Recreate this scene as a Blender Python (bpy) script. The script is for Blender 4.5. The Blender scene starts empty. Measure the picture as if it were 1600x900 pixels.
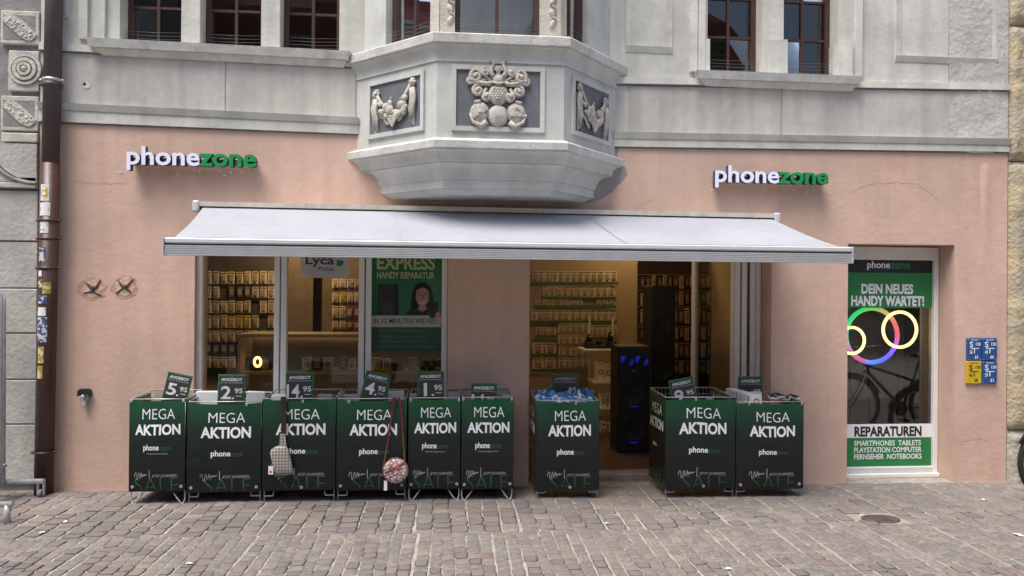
import bpy, bmesh, math, random
from mathutils import Vector, Matrix
random.seed(7)
R = math.radians
scene = bpy.context.scene
C = scene.collection
# ------------------------------------------------------------------ camera
FPX, YAW, PITCH, ROLL = 1160.0, R(5.2), R(.2), .008
EYE = Vector((0, -6.13, 1.6))
ROT = Matrix.Rotation(-YAW, 3, 'Z') @ Matrix.Rotation(math.pi/2 + PITCH, 3, 'X') @ Matrix.Rotation(ROLL, 3, 'Z')
cam = bpy.data.cameras.new('camera'); camo = bpy.data.objects.new('camera', cam); C.objects.link(camo)
camo.matrix_world = Matrix.Translation(EYE) @ ROT.to_4x4()
cam.sensor_width = 36; cam.lens = FPX/1600*36; cam.clip_end = 500; cam.clip_start = .05
scene.camera = camo
# ------------------------------------------------------------------ sky, sun, exposure
SUN_TO = Vector((-.32, -.29, 1)).normalized()
world = bpy.data.worlds.new('World'); scene.world = world; world.use_nodes = True
wn = world.node_tree.nodes; wl = world.node_tree.links
sky = wn.new('ShaderNodeTexSky'); sky.sky_type = 'NISHITA'; sky.sun_disc = False
sky.sun_elevation = math.asin(SUN_TO.z); sky.sun_rotation = math.atan2(SUN_TO.x, SUN_TO.y)
sky.air_density = 1.0; sky.dust_density = 4.0; sky.ozone_density = 1.0
wl.new(sky.outputs[0], wn['Background'].inputs[0]); wn['Background'].inputs[1].default_value = .115
sl = bpy.data.lights.new('sun', 'SUN'); sl.energy = 2.5; sl.angle = R(32); sl.color = (1, .95, .88)
so = bpy.data.objects.new('sun', sl); C.objects.link(so); so.rotation_euler = SUN_TO.to_track_quat('Z', 'Y').to_euler()
scene.view_settings.view_transform = 'Standard'; scene.view_settings.look = 'None'
scene.view_settings.exposure = .85; scene.view_settings.gamma = 1

# ------------------------------------------------------------------ measuring: a pixel of the 1600x900 photo to a point of the place
def ray(px, py): return ROT @ Vector(((px-800)/FPX, -(py-450)/FPX, -1))
def at(px, py, Y=0.0):
    d = ray(px, py); t = (Y-EYE.y)/d.y; p = EYE + t*d; return p.x, p.z
def on_ground(px, py, Z=0.0):
    d = ray(px, py); t = (Z-EYE.z)/d.z; p = EYE + t*d; return p.x, p.y
def project(p):
    v = ROT.transposed() @ (Vector(p)-EYE)
    return (800+FPX*v.x/-v.z, 450-FPX*v.y/-v.z, -v.z) if v.z < -.1 else (-9e9, 9e9, 1)
def gz(x): return -.0065*(x+3.0)

# ------------------------------------------------------------------ materials
MATS = {}
def mat(name, col, rough=.7, var=.12, scale=6.0, bump=0.0, bscale=40.0, metal=0.0, spec=.5, streak=0.0, blotch=None, emit=0.0, coat=0.0, rnd=0.0):
    if name in MATS: return MATS[name]
    m = bpy.data.materials.new(name); m.use_nodes = True; MATS[name] = m
    n, l = m.node_tree.nodes, m.node_tree.links; b = n['Principled BSDF']
    b.inputs['Roughness'].default_value = rough; b.inputs['Metallic'].default_value = metal
    b.inputs['Specular IOR Level'].default_value = spec; b.inputs['Coat Weight'].default_value = coat
    tc = n.new('ShaderNodeTexCoord')
    c4 = (*col, 1)
    def noise(sc, det=5, mapscale=None):
        t = n.new('ShaderNodeTexNoise'); t.inputs['Scale'].default_value = sc; t.inputs['Detail'].default_value = det
        if mapscale:
            mp = n.new('ShaderNodeMapping'); mp.inputs['Scale'].default_value = mapscale
            l.new(tc.outputs['Object'], mp.inputs[0]); l.new(mp.outputs[0], t.inputs[0])
        else: l.new(tc.outputs['Object'], t.inputs[0])
        return t.outputs[0]
    def rng(sock, a, b_, c, d):
        r = n.new('ShaderNodeMapRange'); l.new(sock, r.inputs[0])
        for i, v in enumerate((a, b_, c, d)): r.inputs[i+1].default_value = v
        return r.outputs[0]
    def mix(kind, f, a, b_):
        x = n.new('ShaderNodeMix'); x.data_type = 'RGBA'; x.blend_type = kind
        for sock, v in ((x.inputs[0], f), (x.inputs[6], a), (x.inputs[7], b_)):
            if isinstance(v, bpy.types.NodeSocket): l.new(v, sock)
            else: sock.default_value = v
        return x.outputs[2]
    cur = c4
    if rnd:
        oi = n.new('ShaderNodeObjectInfo'); f = rng(oi.outputs['Random'], 0, 1, 1-rnd, 1+rnd)
        cb = n.new('ShaderNodeCombineColor'); [l.new(f, cb.inputs[i]) for i in range(3)]
        cur = mix('MULTIPLY', 1.0, cur, cb.outputs[0])
    if var:
        f1 = rng(noise(scale), .3, .7, 1-var, 1+var); f2 = rng(noise(scale*7, 3), .3, .7, 1-var*.5, 1+var*.5)
        mm = n.new('ShaderNodeMath'); mm.operation = 'MULTIPLY'; l.new(f1, mm.inputs[0]); l.new(f2, mm.inputs[1])
        cb = n.new('ShaderNodeCombineColor'); [l.new(mm.outputs[0], cb.inputs[i]) for i in range(3)]
        cur = mix('MULTIPLY', 1.0, cur, cb.outputs[0])
    if blotch:   # second colour in irregular patches: (colour, scale, low, high, amount)
        bc, bs, lo, hi, am = blotch
        cur = mix('MIX', rng(noise(bs, 8), lo, hi, 0, am), cur, (*bc, 1))
    if streak:
        f = rng(noise(1.0, 6, (9, 9, .7)), .45, .75, 0, streak)
        cur = mix('MIX', f, cur, (col[0]*.55, col[1]*.55, col[2]*.55, 1))
    if isinstance(cur, bpy.types.NodeSocket): l.new(cur, b.inputs['Base Color'])
    else: b.inputs['Base Color'].default_value = cur
    if bump:
        bp = n.new('ShaderNodeBump'); bp.inputs['Strength'].default_value = min(1, bump); bp.inputs['Distance'].default_value = .012*max(1, bump)
        a1 = noise(bscale, 6); a2 = noise(bscale*.12, 4)
        ad = n.new('ShaderNodeMath'); ad.operation = 'ADD'; l.new(a1, ad.inputs[0]); l.new(a2, ad.inputs[1])
        l.new(ad.outputs[0], bp.inputs['Height']); l.new(bp.outputs[0], b.inputs['Normal'])
    if emit:
        if isinstance(cur, bpy.types.NodeSocket): l.new(cur, b.inputs['Emission Color'])
        else: b.inputs['Emission Color'].default_value = cur
        b.inputs['Emission Strength'].default_value = emit
    return m
def glass_mat(name, tint=(.9, .93, .92), refl=1.5):
    m = bpy.data.materials.new(name); m.use_nodes = True; MATS[name] = m
    n, l = m.node_tree.nodes, m.node_tree.links; n.remove(n['Principled BSDF'])
    t = n.new('ShaderNodeBsdfTransparent'); t.inputs[0].default_value = (*tint, 1)
    g = n.new('ShaderNodeBsdfGlossy'); g.inputs['Roughness'].default_value = .012
    f = n.new('ShaderNodeFresnel'); f.inputs[0].default_value = refl
    x = n.new('ShaderNodeMixShader'); l.new(f.outputs[0], x.inputs[0]); l.new(t.outputs[0], x.inputs[1]); l.new(g.outputs[0], x.inputs[2])
    l.new(x.outputs[0], n['Material Output'].inputs[0]); return m
def ramp_mat(name, axis, stops, rough=.4, spec=.5, bump=0, emit=0, per='object'):
    """printed colour that changes along one axis, or picked at random per object / per loose piece"""
    m = bpy.data.materials.new(name); m.use_nodes = True; MATS[name] = m
    n, l = m.node_tree.nodes, m.node_tree.links; b = n['Principled BSDF']
    b.inputs['Roughness'].default_value = rough; b.inputs['Specular IOR Level'].default_value = spec
    r = n.new('ShaderNodeValToRGB'); tc = n.new('ShaderNodeTexCoord')
    while len(r.color_ramp.elements) < len(stops): r.color_ramp.elements.new(.5)
    lo, hi = stops[0][0], stops[-1][0]
    for e, (p, c) in zip(r.color_ramp.elements, stops): e.position = (p-lo)/(hi-lo); e.color = (*c, 1)
    if axis in 'xyz':
        s = n.new('ShaderNodeSeparateXYZ'); l.new(tc.outputs['Object'], s.inputs[0])
        mr = n.new('ShaderNodeMapRange'); mr.inputs[1].default_value = lo; mr.inputs[2].default_value = hi
        l.new(s.outputs['xyz'.index(axis)], mr.inputs[0]); l.new(mr.outputs[0], r.inputs[0])
    elif axis == 'random':
        r.color_ramp.interpolation = 'CONSTANT'
        if per == 'object': l.new(n.new('ShaderNodeObjectInfo').outputs['Random'], r.inputs[0])
        else: l.new(n.new('ShaderNodeNewGeometry').outputs['Random Per Island'], r.inputs[0])
    col = r.outputs[0]
    if bump:
        t = n.new('ShaderNodeTexNoise'); t.inputs['Scale'].default_value = 45; t.inputs['Detail'].default_value = 7; l.new(tc.outputs['Object'], t.inputs[0])
        bp = n.new('ShaderNodeBump'); bp.inputs['Strength'].default_value = bump; bp.inputs['Distance'].default_value = .008
        l.new(t.outputs[0], bp.inputs['Height']); l.new(bp.outputs[0], b.inputs['Normal'])
        mr = n.new('ShaderNodeMapRange'); l.new(t.outputs[0], mr.inputs[0])
        for i, v in enumerate((.3, .7, .72, 1.25)): mr.inputs[i+1].default_value = v
        cb = n.new('ShaderNodeCombineColor'); [l.new(mr.outputs[0], cb.inputs[i]) for i in range(3)]
        x = n.new('ShaderNodeMix'); x.data_type = 'RGBA'; x.blend_type = 'MULTIPLY'; x.inputs[0].default_value = 1
        l.new(col, x.inputs[6]); l.new(cb.outputs[0], x.inputs[7]); col = x.outputs[2]
    l.new(col, b.inputs['Base Color'])
    if emit: l.new(col, b.inputs['Emission Color']); b.inputs['Emission Strength'].default_value = emit
    return m
def checker_mat(name, c1, c2, scale, rot=0.0, kind='checker'):
    m = bpy.data.materials.new(name); m.use_nodes = True; MATS[name] = m
    n, l = m.node_tree.nodes, m.node_tree.links; b = n['Principled BSDF']; b.inputs['Roughness'].default_value = .5
    tc = n.new('ShaderNodeTexCoord'); mp = n.new('ShaderNodeMapping'); mp.inputs['Rotation'].default_value = (0, rot, 0); l.new(tc.outputs['Object'], mp.inputs[0])
    if kind == 'checker':
        t = n.new('ShaderNodeTexChecker'); t.inputs['Scale'].default_value = scale; t.inputs[1].default_value = (*c1, 1); t.inputs[2].default_value = (*c2, 1)
        mp.inputs['Location'].default_value = (.003, .031, .002); mp.inputs['Scale'].default_value = (1, .01, 1); l.new(mp.outputs[0], t.inputs[0]); l.new(t.outputs[0], b.inputs['Base Color'])
    else:
        t = n.new('ShaderNodeTexVoronoi'); t.inputs['Scale'].default_value = scale; l.new(mp.outputs[0], t.inputs[0])
        r = n.new('ShaderNodeValToRGB'); r.color_ramp.interpolation = 'CONSTANT'; r.color_ramp.elements[0].color = (*c1, 1); r.color_ramp.elements[1].color = (*c2, 1); r.color_ramp.elements[1].position = .5
        s = n.new('ShaderNodeSeparateColor'); l.new(t.outputs['Color'], s.inputs[0]); l.new(s.outputs[0], r.inputs[0]); l.new(r.outputs[0], b.inputs['Base Color'])
    return m

PINK = mat('pink_plaster', (.605, .424, .345), .92, .09, 1.6, .26, 26, blotch=((.49, .365, .30), 1.1, .46, .70, .7), streak=.2, spec=.2)
PINK2 = mat('pink_plaster_reveal', (.58, .40, .325), .92, .08, 2, .25, 30, spec=.2)
GREYP = mat('grey_plaster', (.57, .57, .525), .92, .12, 2.2, .22, 30, blotch=((.41, .405, .38), 1.9, .48, .70, .75), streak=.36, spec=.2)
FRIEZE = mat('frieze_plaster', (.47, .45, .425), .92, .13, 2.0, .2, 30, blotch=((.60, .585, .535), 1.4, .45, .66, .9), streak=.42, spec=.2)
TRIM = mat('grey_trim', (.60, .605, .56), .88, .12, 4, .2, 50, streak=.32, blotch=((.37, .37, .35), 3.5, .5, .72, .75), spec=.25)
DARKTRIM = mat('dark_painted_line', (.20, .20, .21), .9, .2, 6, spec=.2)
ROUGH = mat('rough_grey_stone', (.47, .46, .44), .95, .12, 5, .9, 22, blotch=((.36, .35, .34), 6, .5, .7, .6), spec=.2)
ORIEL = mat('oriel_grey_paint', (.54, .555, .535), .78, .08, 3, .14, 60, streak=.28, blotch=((.39, .395, .385), 4, .5, .74, .6), spec=.3)
ORIELW = mat('oriel_weathered_edge', (.57, .575, .55), .85, .14, 7, .35, 40, blotch=((.33, .33, .32), 9, .55, .75, .6), spec=.25)
SLATE = mat('slate_blue_panel', (.15, .16, .185), .75, .16, 5, .2, 60, streak=.2, spec=.3)
RELIEF = mat('beige_relief_stone', (.47, .455, .405), .85, .2, 26, .5, 90, blotch=((.25, .24, .22), 30, .55, .7, .6), spec=.25)
WOOD = mat('brown_window_wood', (.058, .027, .018), .45, .2, 9, .15, 60)
DARKROOM = mat('dark_room', (.028, .027, .028), .9, 0)
GLASS = glass_mat('window_glass', (.86, .88, .87), 1.95)
SHOPGLASS = glass_mat('shop_glass', (.93, .94, .93), 1.52)
ALU = mat('beige_grey_aluminium', (.74, .73, .72), .45, .05, 8, spec=.5)
ALUD = mat('frame_gasket', (.05, .05, .05), .6, 0)
AWN = mat('awning_fabric', (.345, .36, .405), .85, .05, 2.2, .10, 120, blotch=((.28, .285, .31), 1.7, .52, .8, .45), streak=.08, spec=.2)
AWNBAR = mat('awning_grey_aluminium', (.50, .515, .54), .38, .06, 10, metal=.15)
AWNBARL = mat('awning_pale_aluminium', (.60, .62, .64), .35, .05, 10, metal=.15)
CASS = mat('awning_cassette_paint', (.52, .48, .42), .6, .15, 12, blotch=((.30, .25, .2), 14, .6, .75, .6))
PIPE_UP = mat('downpipe_aged_paint', (.075, .052, .058), .5, .2, 5, .1, 60, streak=.15)
PIPE_LO = mat('downpipe_brown_paint', (.062, .028, .022), .4, .18, 5, .1, 60, streak=.1)
STEEL = mat('galvanised_steel', (.46, .49, .50), .35, .2, 12, metal=.35)
WIRE = mat('zinc_wire', (.55, .55, .55), .38, .05, 9, metal=.4)
BLACK = mat('black_plastic', (.012, .012, .013), .45, 0)
RUBBER = mat('black_rubber', (.018, .018, .019), .75, .1, 30)
WHITE = mat('white_print', (.78, .79, .82), .55, 0)
WHITEP = mat('white_plastic', (.74, .75, .76), .5, .03, 20)
GREYPR = mat('grey_print', (.36, .37, .38), .6, 0)
GREEN = mat('green_print', (.012, .20, .072), .5, 0)
DGREEN = mat('dim_green_print', (.018, .105, .052), .5, 0)
BLACKPR = mat('black_print', (.014, .016, .018), .5, 0)
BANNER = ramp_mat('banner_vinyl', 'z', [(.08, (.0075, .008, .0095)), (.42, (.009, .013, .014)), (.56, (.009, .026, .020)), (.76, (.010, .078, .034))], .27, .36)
SALEM = ramp_mat('fading_green_print', 'z', [(.085, (.012, .016, .017)), (.12, (.012, .062, .034)), (.17, (.014, .10, .048))], .4)

# ------------------------------------------------------------------ mesh building
ORG = {}
class MB:
    def __init__(s): s.v = []; s.f = []; s.m = []; s.mi = 0; s.sm = []; s.smooth = False
    def add(s, vs, fs):
        b = len(s.v); s.v += [tuple(p) for p in vs]
        for f in fs: s.f.append([b+i for i in f]); s.m.append(s.mi); s.sm.append(s.smooth)
        return s
    def hexa(s, p):   # 0-3 bottom ring, 4-7 top ring (counter-clockwise seen from above)
        return s.add(p, [(3, 2, 1, 0), (4, 5, 6, 7), (0, 1, 5, 4), (1, 2, 6, 5), (2, 3, 7, 6), (3, 0, 4, 7)])
    def box(s, x0, x1, y0, y1, z0, z1):
        return s.hexa([(x0, y0, z0), (x1, y0, z0), (x1, y1, z0), (x0, y1, z0), (x0, y0, z1), (x1, y0, z1), (x1, y1, z1), (x0, y1, z1)])
    def skew(s, xa, za0, za1, xb, zb0, zb1, y0, y1):   # box whose bottom and top edges slope from xa to xb
        return s.hexa([(xa, y0, za0), (xb, y0, zb0), (xb, y1, zb0), (xa, y1, za0), (xa, y0, za1), (xb, y0, zb1), (xb, y1, zb1), (xa, y1, za1)])
    def obox(s, c, a, b, d):   # centre and three half axes
        c, a, b, d = map(Vector, (c, a, b, d))
        return s.hexa([c-a-b-d, c+a-b-d, c+a+b-d, c-a+b-d, c-a-b+d, c+a-b+d, c+a+b+d, c-a+b+d])
    def bbox(s, x0, x1, y0, y1, z0, z1, e=.004):   # bevelled box (chamfered on all edges)
        bm = bmesh.new(); M = Matrix.Translation(((x0+x1)/2, (y0+y1)/2, (z0+z1)/2)) @ Matrix.Diagonal((x1-x0, y1-y0, z1-z0, 1))
        bmesh.ops.create_cube(bm, size=1, matrix=M); bmesh.ops.bevel(bm, geom=bm.edges[:], offset=e, segments=1, affect='EDGES')
        bm.verts.index_update(); s.add([v.co for v in bm.verts], [[v.index for v in f.verts] for f in bm.faces]); bm.free(); return s
    def tube(s, pts, r, n=8, cap=True, closed=False):
        pts = [Vector(p) for p in pts]; rs = r if isinstance(r, (list, tuple)) else [r]*len(pts)
        b = len(s.v); N = len(pts); up = None
        for i, p in enumerate(pts):
            if closed: t = pts[(i+1) % N]-pts[i-1]
            else: t = pts[min(i+1, N-1)]-pts[max(i-1, 0)]
            t.normalize()
            if up is None: up = Vector((0, 0, 1)) if abs(t.z) < .9 else Vector((1, 0, 0))
            u = t.cross(up).normalized(); w = u.cross(t); up = w
            s.v += [tuple(p + rs[i]*(math.cos(2*math.pi*k/n)*u + math.sin(2*math.pi*k/n)*w)) for k in range(n)]
        F = []
        for i in range(N if closed else N-1):
            j = (i+1) % N
            for k in range(n): F.append([b+i*n+k, b+i*n+(k+1) % n, b+j*n+(k+1) % n, b+j*n+k])
        s.f += F; s.m += [s.mi]*len(F); s.sm += [True]*len(F)
        if cap and not closed:
            for f in ([b+k for k in range(n)][::-1], [b+(N-1)*n+k for k in range(n)]): s.f.append(f); s.m.append(s.mi); s.sm.append(False)
        return s
    def ball(s, c, r, sc=(1, 1, 1), nu=10, nv=6, rot=0.0):
        b = len(s.v); cr, sr = math.cos(rot), math.sin(rot); V = []
        def P(x, y, z): x, y, z = x*r*sc[0], y*r*sc[1], z*r*sc[2]; return (c[0]+x*cr-z*sr, c[1]+y, c[2]+x*sr+z*cr)
        V.append(P(0, 0, 1))
        for j in range(1, nv):
            a = math.pi*j/nv
            V += [P(math.sin(a)*math.cos(2*math.pi*k/nu), math.sin(a)*math.sin(2*math.pi*k/nu), math.cos(a)) for k in range(nu)]
        V.append(P(0, 0, -1)); F = []
        for k in range(nu): F.append((0, 1+k, 1+(k+1) % nu)); F.append((1+(nv-2)*nu+(k+1) % nu, 1+(nv-2)*nu+k, len(V)-1))
        for j in range(nv-2):
            for k in range(nu): F.append((1+j*nu+k, 1+(j+1)*nu+k, 1+(j+1)*nu+(k+1) % nu, 1+j*nu+(k+1) % nu))
        sm = s.smooth; s.smooth = True; s.add(V, F); s.smooth = sm; return s
    def prism(s, poly, y0, y1):   # polygon of (x, z) pushed from y0 (front) to y1
        n = len(poly); return s.add([(x, y0, z) for x, z in poly]+[(x, y1, z) for x, z in poly],
            [list(range(n)), list(range(n, 2*n))[::-1]] + [(i, n+i, n+(i+1) % n, (i+1) % n) for i in range(n)])
    def ring(s, c, r0, r1, y0, y1, n=32, sx=1.0):   # flat ring facing -y
        V = []
        for k in range(n):
            a = 2*math.pi*k/n; cx, sz = math.cos(a)*sx, math.sin(a)
            V += [(c[0]+r0*cx, y0, c[1]+r0*sz), (c[0]+r1*cx, y0, c[1]+r1*sz), (c[0]+r1*cx, y1, c[1]+r1*sz), (c[0]+r0*cx, y1, c[1]+r0*sz)]
        F = []
        for k in range(n):
            a, b = 4*k, 4*((k+1) % n)
            for i in range(4): F.append((a+i, a+(i+1) % 4, b+(i+1) % 4, b+i))
        return s.add(V, F)
    def disc(s, c, r, y0, y1, n=24, sx=1.0, sz=1.0): return s.prism([(c[0]+r*sx*math.cos(-2*math.pi*k/n), c[1]+r*sz*math.sin(-2*math.pi*k/n)) for k in range(n)], y0, y1)
    def grid(s, fn, nu, nv):   # fn(u, v) -> point
        b = len(s.v); s.v += [tuple(fn(i/nu, j/nv)) for j in range(nv+1) for i in range(nu+1)]
        F = [[b+j*(nu+1)+i, b+j*(nu+1)+i+1, b+(j+1)*(nu+1)+i+1, b+(j+1)*(nu+1)+i] for j in range(nv) for i in range(nu)]
        s.f += F; s.m += [s.mi]*len(F); s.sm += [True]*len(F); return s
    def mesh(s, name, mats, off=(0, 0, 0)):
        me = bpy.data.meshes.new(name); me.from_pydata([(x-off[0], y-off[1], z-off[2]) for x, y, z in s.v], [], s.f)
        for mm in (mats if isinstance(mats, (list, tuple)) else [mats]): me.materials.append(mm)
        me.polygons.foreach_set('material_index', s.m); me.polygons.foreach_set('use_smooth', s.sm); me.update(); return me
    def fix(s, name, mats, off=(0, 0, 0)):
        me = s.mesh(name, mats, off); bm = bmesh.new(); bm.from_mesh(me); bmesh.ops.recalc_face_normals(bm, faces=bm.faces[:]); bm.to_mesh(me); bm.free(); return me
def link(o, parent=None):
    C.objects.link(o)
    if parent is not None: o.parent = parent; ORG[o.name] = ORG.get(parent.name, (0, 0, 0))
    else: ORG.setdefault(o.name, (0, 0, 0))
    return o
def thing(name, label, cat, loc=(0, 0, 0), group=None, kind=None, rot=(0, 0, 0)):
    o = bpy.data.objects.new(name, None); o.location = loc; o.rotation_euler = rot; o.empty_display_size = .1; link(o); ORG[o.name] = tuple(loc)
    return tag(o, label, cat, group, kind)
def tag(o, label=None, cat=None, group=None, kind=None):
    for k, v in (('label', label), ('category', cat), ('group', group), ('kind', kind)):
        if v: o[k] = v
    return o
def part(mb, name, mats, parent, label=None, local=False, kind=None):   # vertices given in world space unless local
    o = bpy.data.objects.new(name, mb.fix(name, mats, (0, 0, 0) if local else ORG.get(parent.name, (0, 0, 0))))
    link(o, parent); return tag(o, label, kind=kind)
def solo(mb, name, mats, label, cat, group=None, kind=None, org=None):
    org = org or (0, 0, 0); o = bpy.data.objects.new(name, mb.fix(name, mats, org)); o.location = org; link(o); ORG[o.name] = tuple(org)
    return tag(o, label, cat, group, kind)

# ------------------------------------------------------------------ lettering
TXT = {}
def text_raw(s, bold=0.0, shear=0.0):
    key = (s, bold, shear)
    if key not in TXT:
        cu = bpy.data.curves.new('lettering', 'FONT'); cu.body = s; cu.offset = bold; cu.shear = shear; cu.size = 1; cu.resolution_u = 3
        o = bpy.data.objects.new('lettering', cu); C.objects.link(o)
        dg = bpy.context.evaluated_depsgraph_get(); me = bpy.data.meshes.new_from_object(o.evaluated_get(dg))
        TXT[key] = ([(v.co.x, v.co.y) for v in me.vertices], [list(p.vertices) for p in me.polygons])
        bpy.data.objects.remove(o); bpy.data.curves.remove(cu); bpy.data.meshes.remove(me)
    return TXT[key]
def fit(vs, u0, u1, v0, v1):
    xs = [p[0] for p in vs]; ys = [p[1] for p in vs]; a, b, c, d = min(xs), max(xs), min(ys), max(ys)
    return [(u0+(x-a)/(b-a)*(u1-u0), v0+(y-c)/(d-c)*(v1-v0)) for x, y in vs]
def letter(mb, s, u0, u1, v0, v1, fn, bold=0.0, shear=0.0):
    """print a word so that it fills u0..u1 x v0..v1 of a surface; fn(u, v) gives the point"""
    vs, fs = text_raw(s, bold, shear); mb.add([fn(u, v) for u, v in fit(vs, u0, u1, v0, v1)], fs); return mb
def flat(Y): return lambda u, v: (u, Y, v)
def letter_px(mb, s, x0, x1, y0, y1, Y, bold=0.0, shear=0.0):   # word measured in photo pixels on the plane y = Y
    a, b = at(x0, (y0+y1)/2, Y)[0], at(x1, (y0+y1)/2, Y)[0]; xm = (x0+x1)/2
    return letter(mb, s, a, b, at(xm, y1, Y)[1], at(xm, y0, Y)[1], flat(Y), bold, shear)

def holed_wall(mb, x0, x1, z0, z1, holes, y=0.0, nx=1.2, nz=.8):
    """front face with openings (hx0, hx1, hz0, hz1, depth) and their reveals"""
    xs = sorted({x0, x1, *[min(max(h[i], x0), x1) for h in holes for i in (0, 1)]}); zs = sorted({z0, z1, *[min(max(h[i], z0), z1) for h in holes for i in (2, 3)]})
    for a, b in zip(xs, xs[1:]):
        for c, d in zip(zs, zs[1:]):
            mx, mz = (a+b)/2, (c+d)/2
            if not any(h[0] < mx < h[1] and h[2] < mz < h[3] for h in holes):
                mb.add([(a, y, c), (b, y, c), (b, y, d), (a, y, d)], [(0, 1, 2, 3)])
    for a, b, c, d, dp in holes:
        q = y+dp
        mb.add([(a, y, c), (a, y, d), (a, q, d), (a, q, c)], [(0, 1, 2, 3)]); mb.add([(b, y, c), (b, y, d), (b, q, d), (b, q, c)], [(3, 2, 1, 0)])
        mb.add([(a, y, d), (b, y, d), (b, q, d), (a, q, d)], [(0, 1, 2, 3)]); mb.add([(a, y, c), (b, y, c), (b, q, c), (a, q, c)], [(3, 2, 1, 0)])
ORD = ['first', 'second', 'third', 'fourth', 'fifth', 'sixth', 'seventh', 'eighth', 'ninth', 'tenth', 'eleventh', 'twelfth', 'thirteenth', 'fourteenth', 'fifteenth']

# ================================================================== SETTING: street paving of setts
JOINT = mat('sandy_joint', (.31, .288, .258), .95, .25, 14, .6, 60, spec=.1)
SETTC = [(0, (0.175, 0.156, 0.145)), (.13, (0.197, 0.173, 0.159)), (.26, (0.163, 0.149, 0.144)), (.40, (0.188, 0.165, 0.154)), (.52, (0.208, 0.185, 0.167)), (.64, (0.169, 0.149, 0.139)),
         (.76, (0.185, 0.168, 0.158)), (.88, (0.200, 0.169, 0.152)), (.95, (0.229, 0.196, 0.166)), (.98, (0.175, 0.134, 0.123)), (1.0, (0.159, 0.154, 0.152))]
SETT = ramp_mat('sett_stone', 'random', SETTC, .75, .35, .55)
SETTI = ramp_mat('sett_stone_mass', 'random', SETTC, .75, .35, .55, per='island')
g = MB()
g.add([(-60, -90, gz(-60)), (60, -90, gz(60)), (60, .6, gz(60)), (-60, .6, gz(-60))], [(0, 1, 2, 3)])
paving = solo(g, 'street_paving', JOINT, 'brown and grey stone setts of the street in front of the shop', 'paving', kind='structure')
def sett_pts(w, d, h, n8=True, r=random):
    j = lambda a: r.uniform(-a, a)
    c = min(w, d)*.10; rings = []
    for inset, z in ((0, -.03), (0, h*.55), (min(w, d)*.07, h)):
        a, b = w/2-inset, d/2-inset
        pts = [(-a+c, -b), (a-c, -b), (a, -b+c), (a, b-c), (a-c, b), (-a+c, b), (-a, b-c), (-a, -b+c)] if n8 else [(-a, -b), (a, -b), (a, b), (-a, b)]
        rings.append([(x, y, z) for x, y in pts])
    n = len(rings[0]); jit = [(j(.05*w), j(.05*d)) for _ in range(n)]
    V = [(x+jit[i][0], y+jit[i][1], z) for rg in rings for i, (x, y, z) in enumerate(rg)]
    V = V[:2*n]+[(x, y, z+j(.0025)) for x, y, z in V[2*n:]]
    F = [(k*n+i, k*n+(i+1) % n, (k+1)*n+(i+1) % n, (k+1)*n+i) for k in range(2) for i in range(n)]
    V.append((j(.1*w), j(.1*d), h+.002)); F += [(2*n+i, 2*n+(i+1) % n, 3*n) for i in range(n)]
    return V, F
cx_cov, cy_cov = on_ground(1376, 803)
setts = []
def lay(x0, x1, y0, y1, w, d, gap_x, gap_y):
    x = x0; k = 0
    while x < x1:
        cw = w*random.uniform(.88, 1.12); y = y1
        wob = random.uniform(-.005, .005)
        first = True
        while y > y0:
            L = d*random.uniform(.78, 1.25)*(random.uniform(.5, 1) if first else 1)
            if y-L < y0: L = max(.04, y-y0)
            xm = x+cw/2+wob+.010*math.sin(y*3+k)
            if (((xm-cx_cov)/.17)**2+((y-L/2-cy_cov)/.11)**2) > 1: setts.append((xm, y-L/2, cw-gap_x*random.uniform(.7, 1.3), L-gap_y*random.uniform(.6, 1.6)))
            y -= L; first = False
        x += cw; k += 1
lay(-6.2, 7.2, -1.16, -.015, .124, .118, .0075, .005)
lay(-6.2, 7.2, -4.6, -1.163, .082, .088, .006, .0045)
scored = []
for s_ in setts:
    x, y, w, d = s_; z = gz(x)
    a = project((x-w/2, y-d/2, z)); b = project((x+w/2, y-d/2, z)); c = project((x, y+d/2, z)); e = project((x, y, z))
    vis = -5 < e[0] < 1605 and e[1] < 903
    hid = y > -.40 and (-2.3 < x < .55)
    scored.append(((b[0]-a[0])*(a[1]-c[1]) if vis and not hid else 0, s_))
scored.sort(key=lambda t: -t[0])
variants = []
for k in range(10):
    m = MB(); V, F = sett_pts(1, 1, .0042); m.add([(x, y, z) for x, y, z in V], F); m.sm = [True]*len(m.f); variants.append(m.fix('sett', SETT))
for i, (sc_, (x, y, w, d)) in enumerate(scored[:300]):
    o = bpy.data.objects.new('sett', variants[i % 10]); o.location = (x, y, gz(x)+random.uniform(-.0015, .002)); o.scale = (w, d, 1)
    o.rotation_euler = (random.gauss(0, .012), random.gauss(0, .012), random.gauss(0, .02)); link(o, paving)
m = MB()
for sc_, (x, y, w, d) in scored[300:]:
    V, F = sett_pts(w, d, .0042, sc_ > 0); z = gz(x)+random.uniform(-.0015, .002); m.smooth = True; tx, ty = random.gauss(0, .012), random.gauss(0, .012)
    m.add([(x+a, y+b, z+c+a*tx+b*ty) for a, b, c in V], F)
part(m, 'sett_field', SETTI, paving, kind='stuff')
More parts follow.
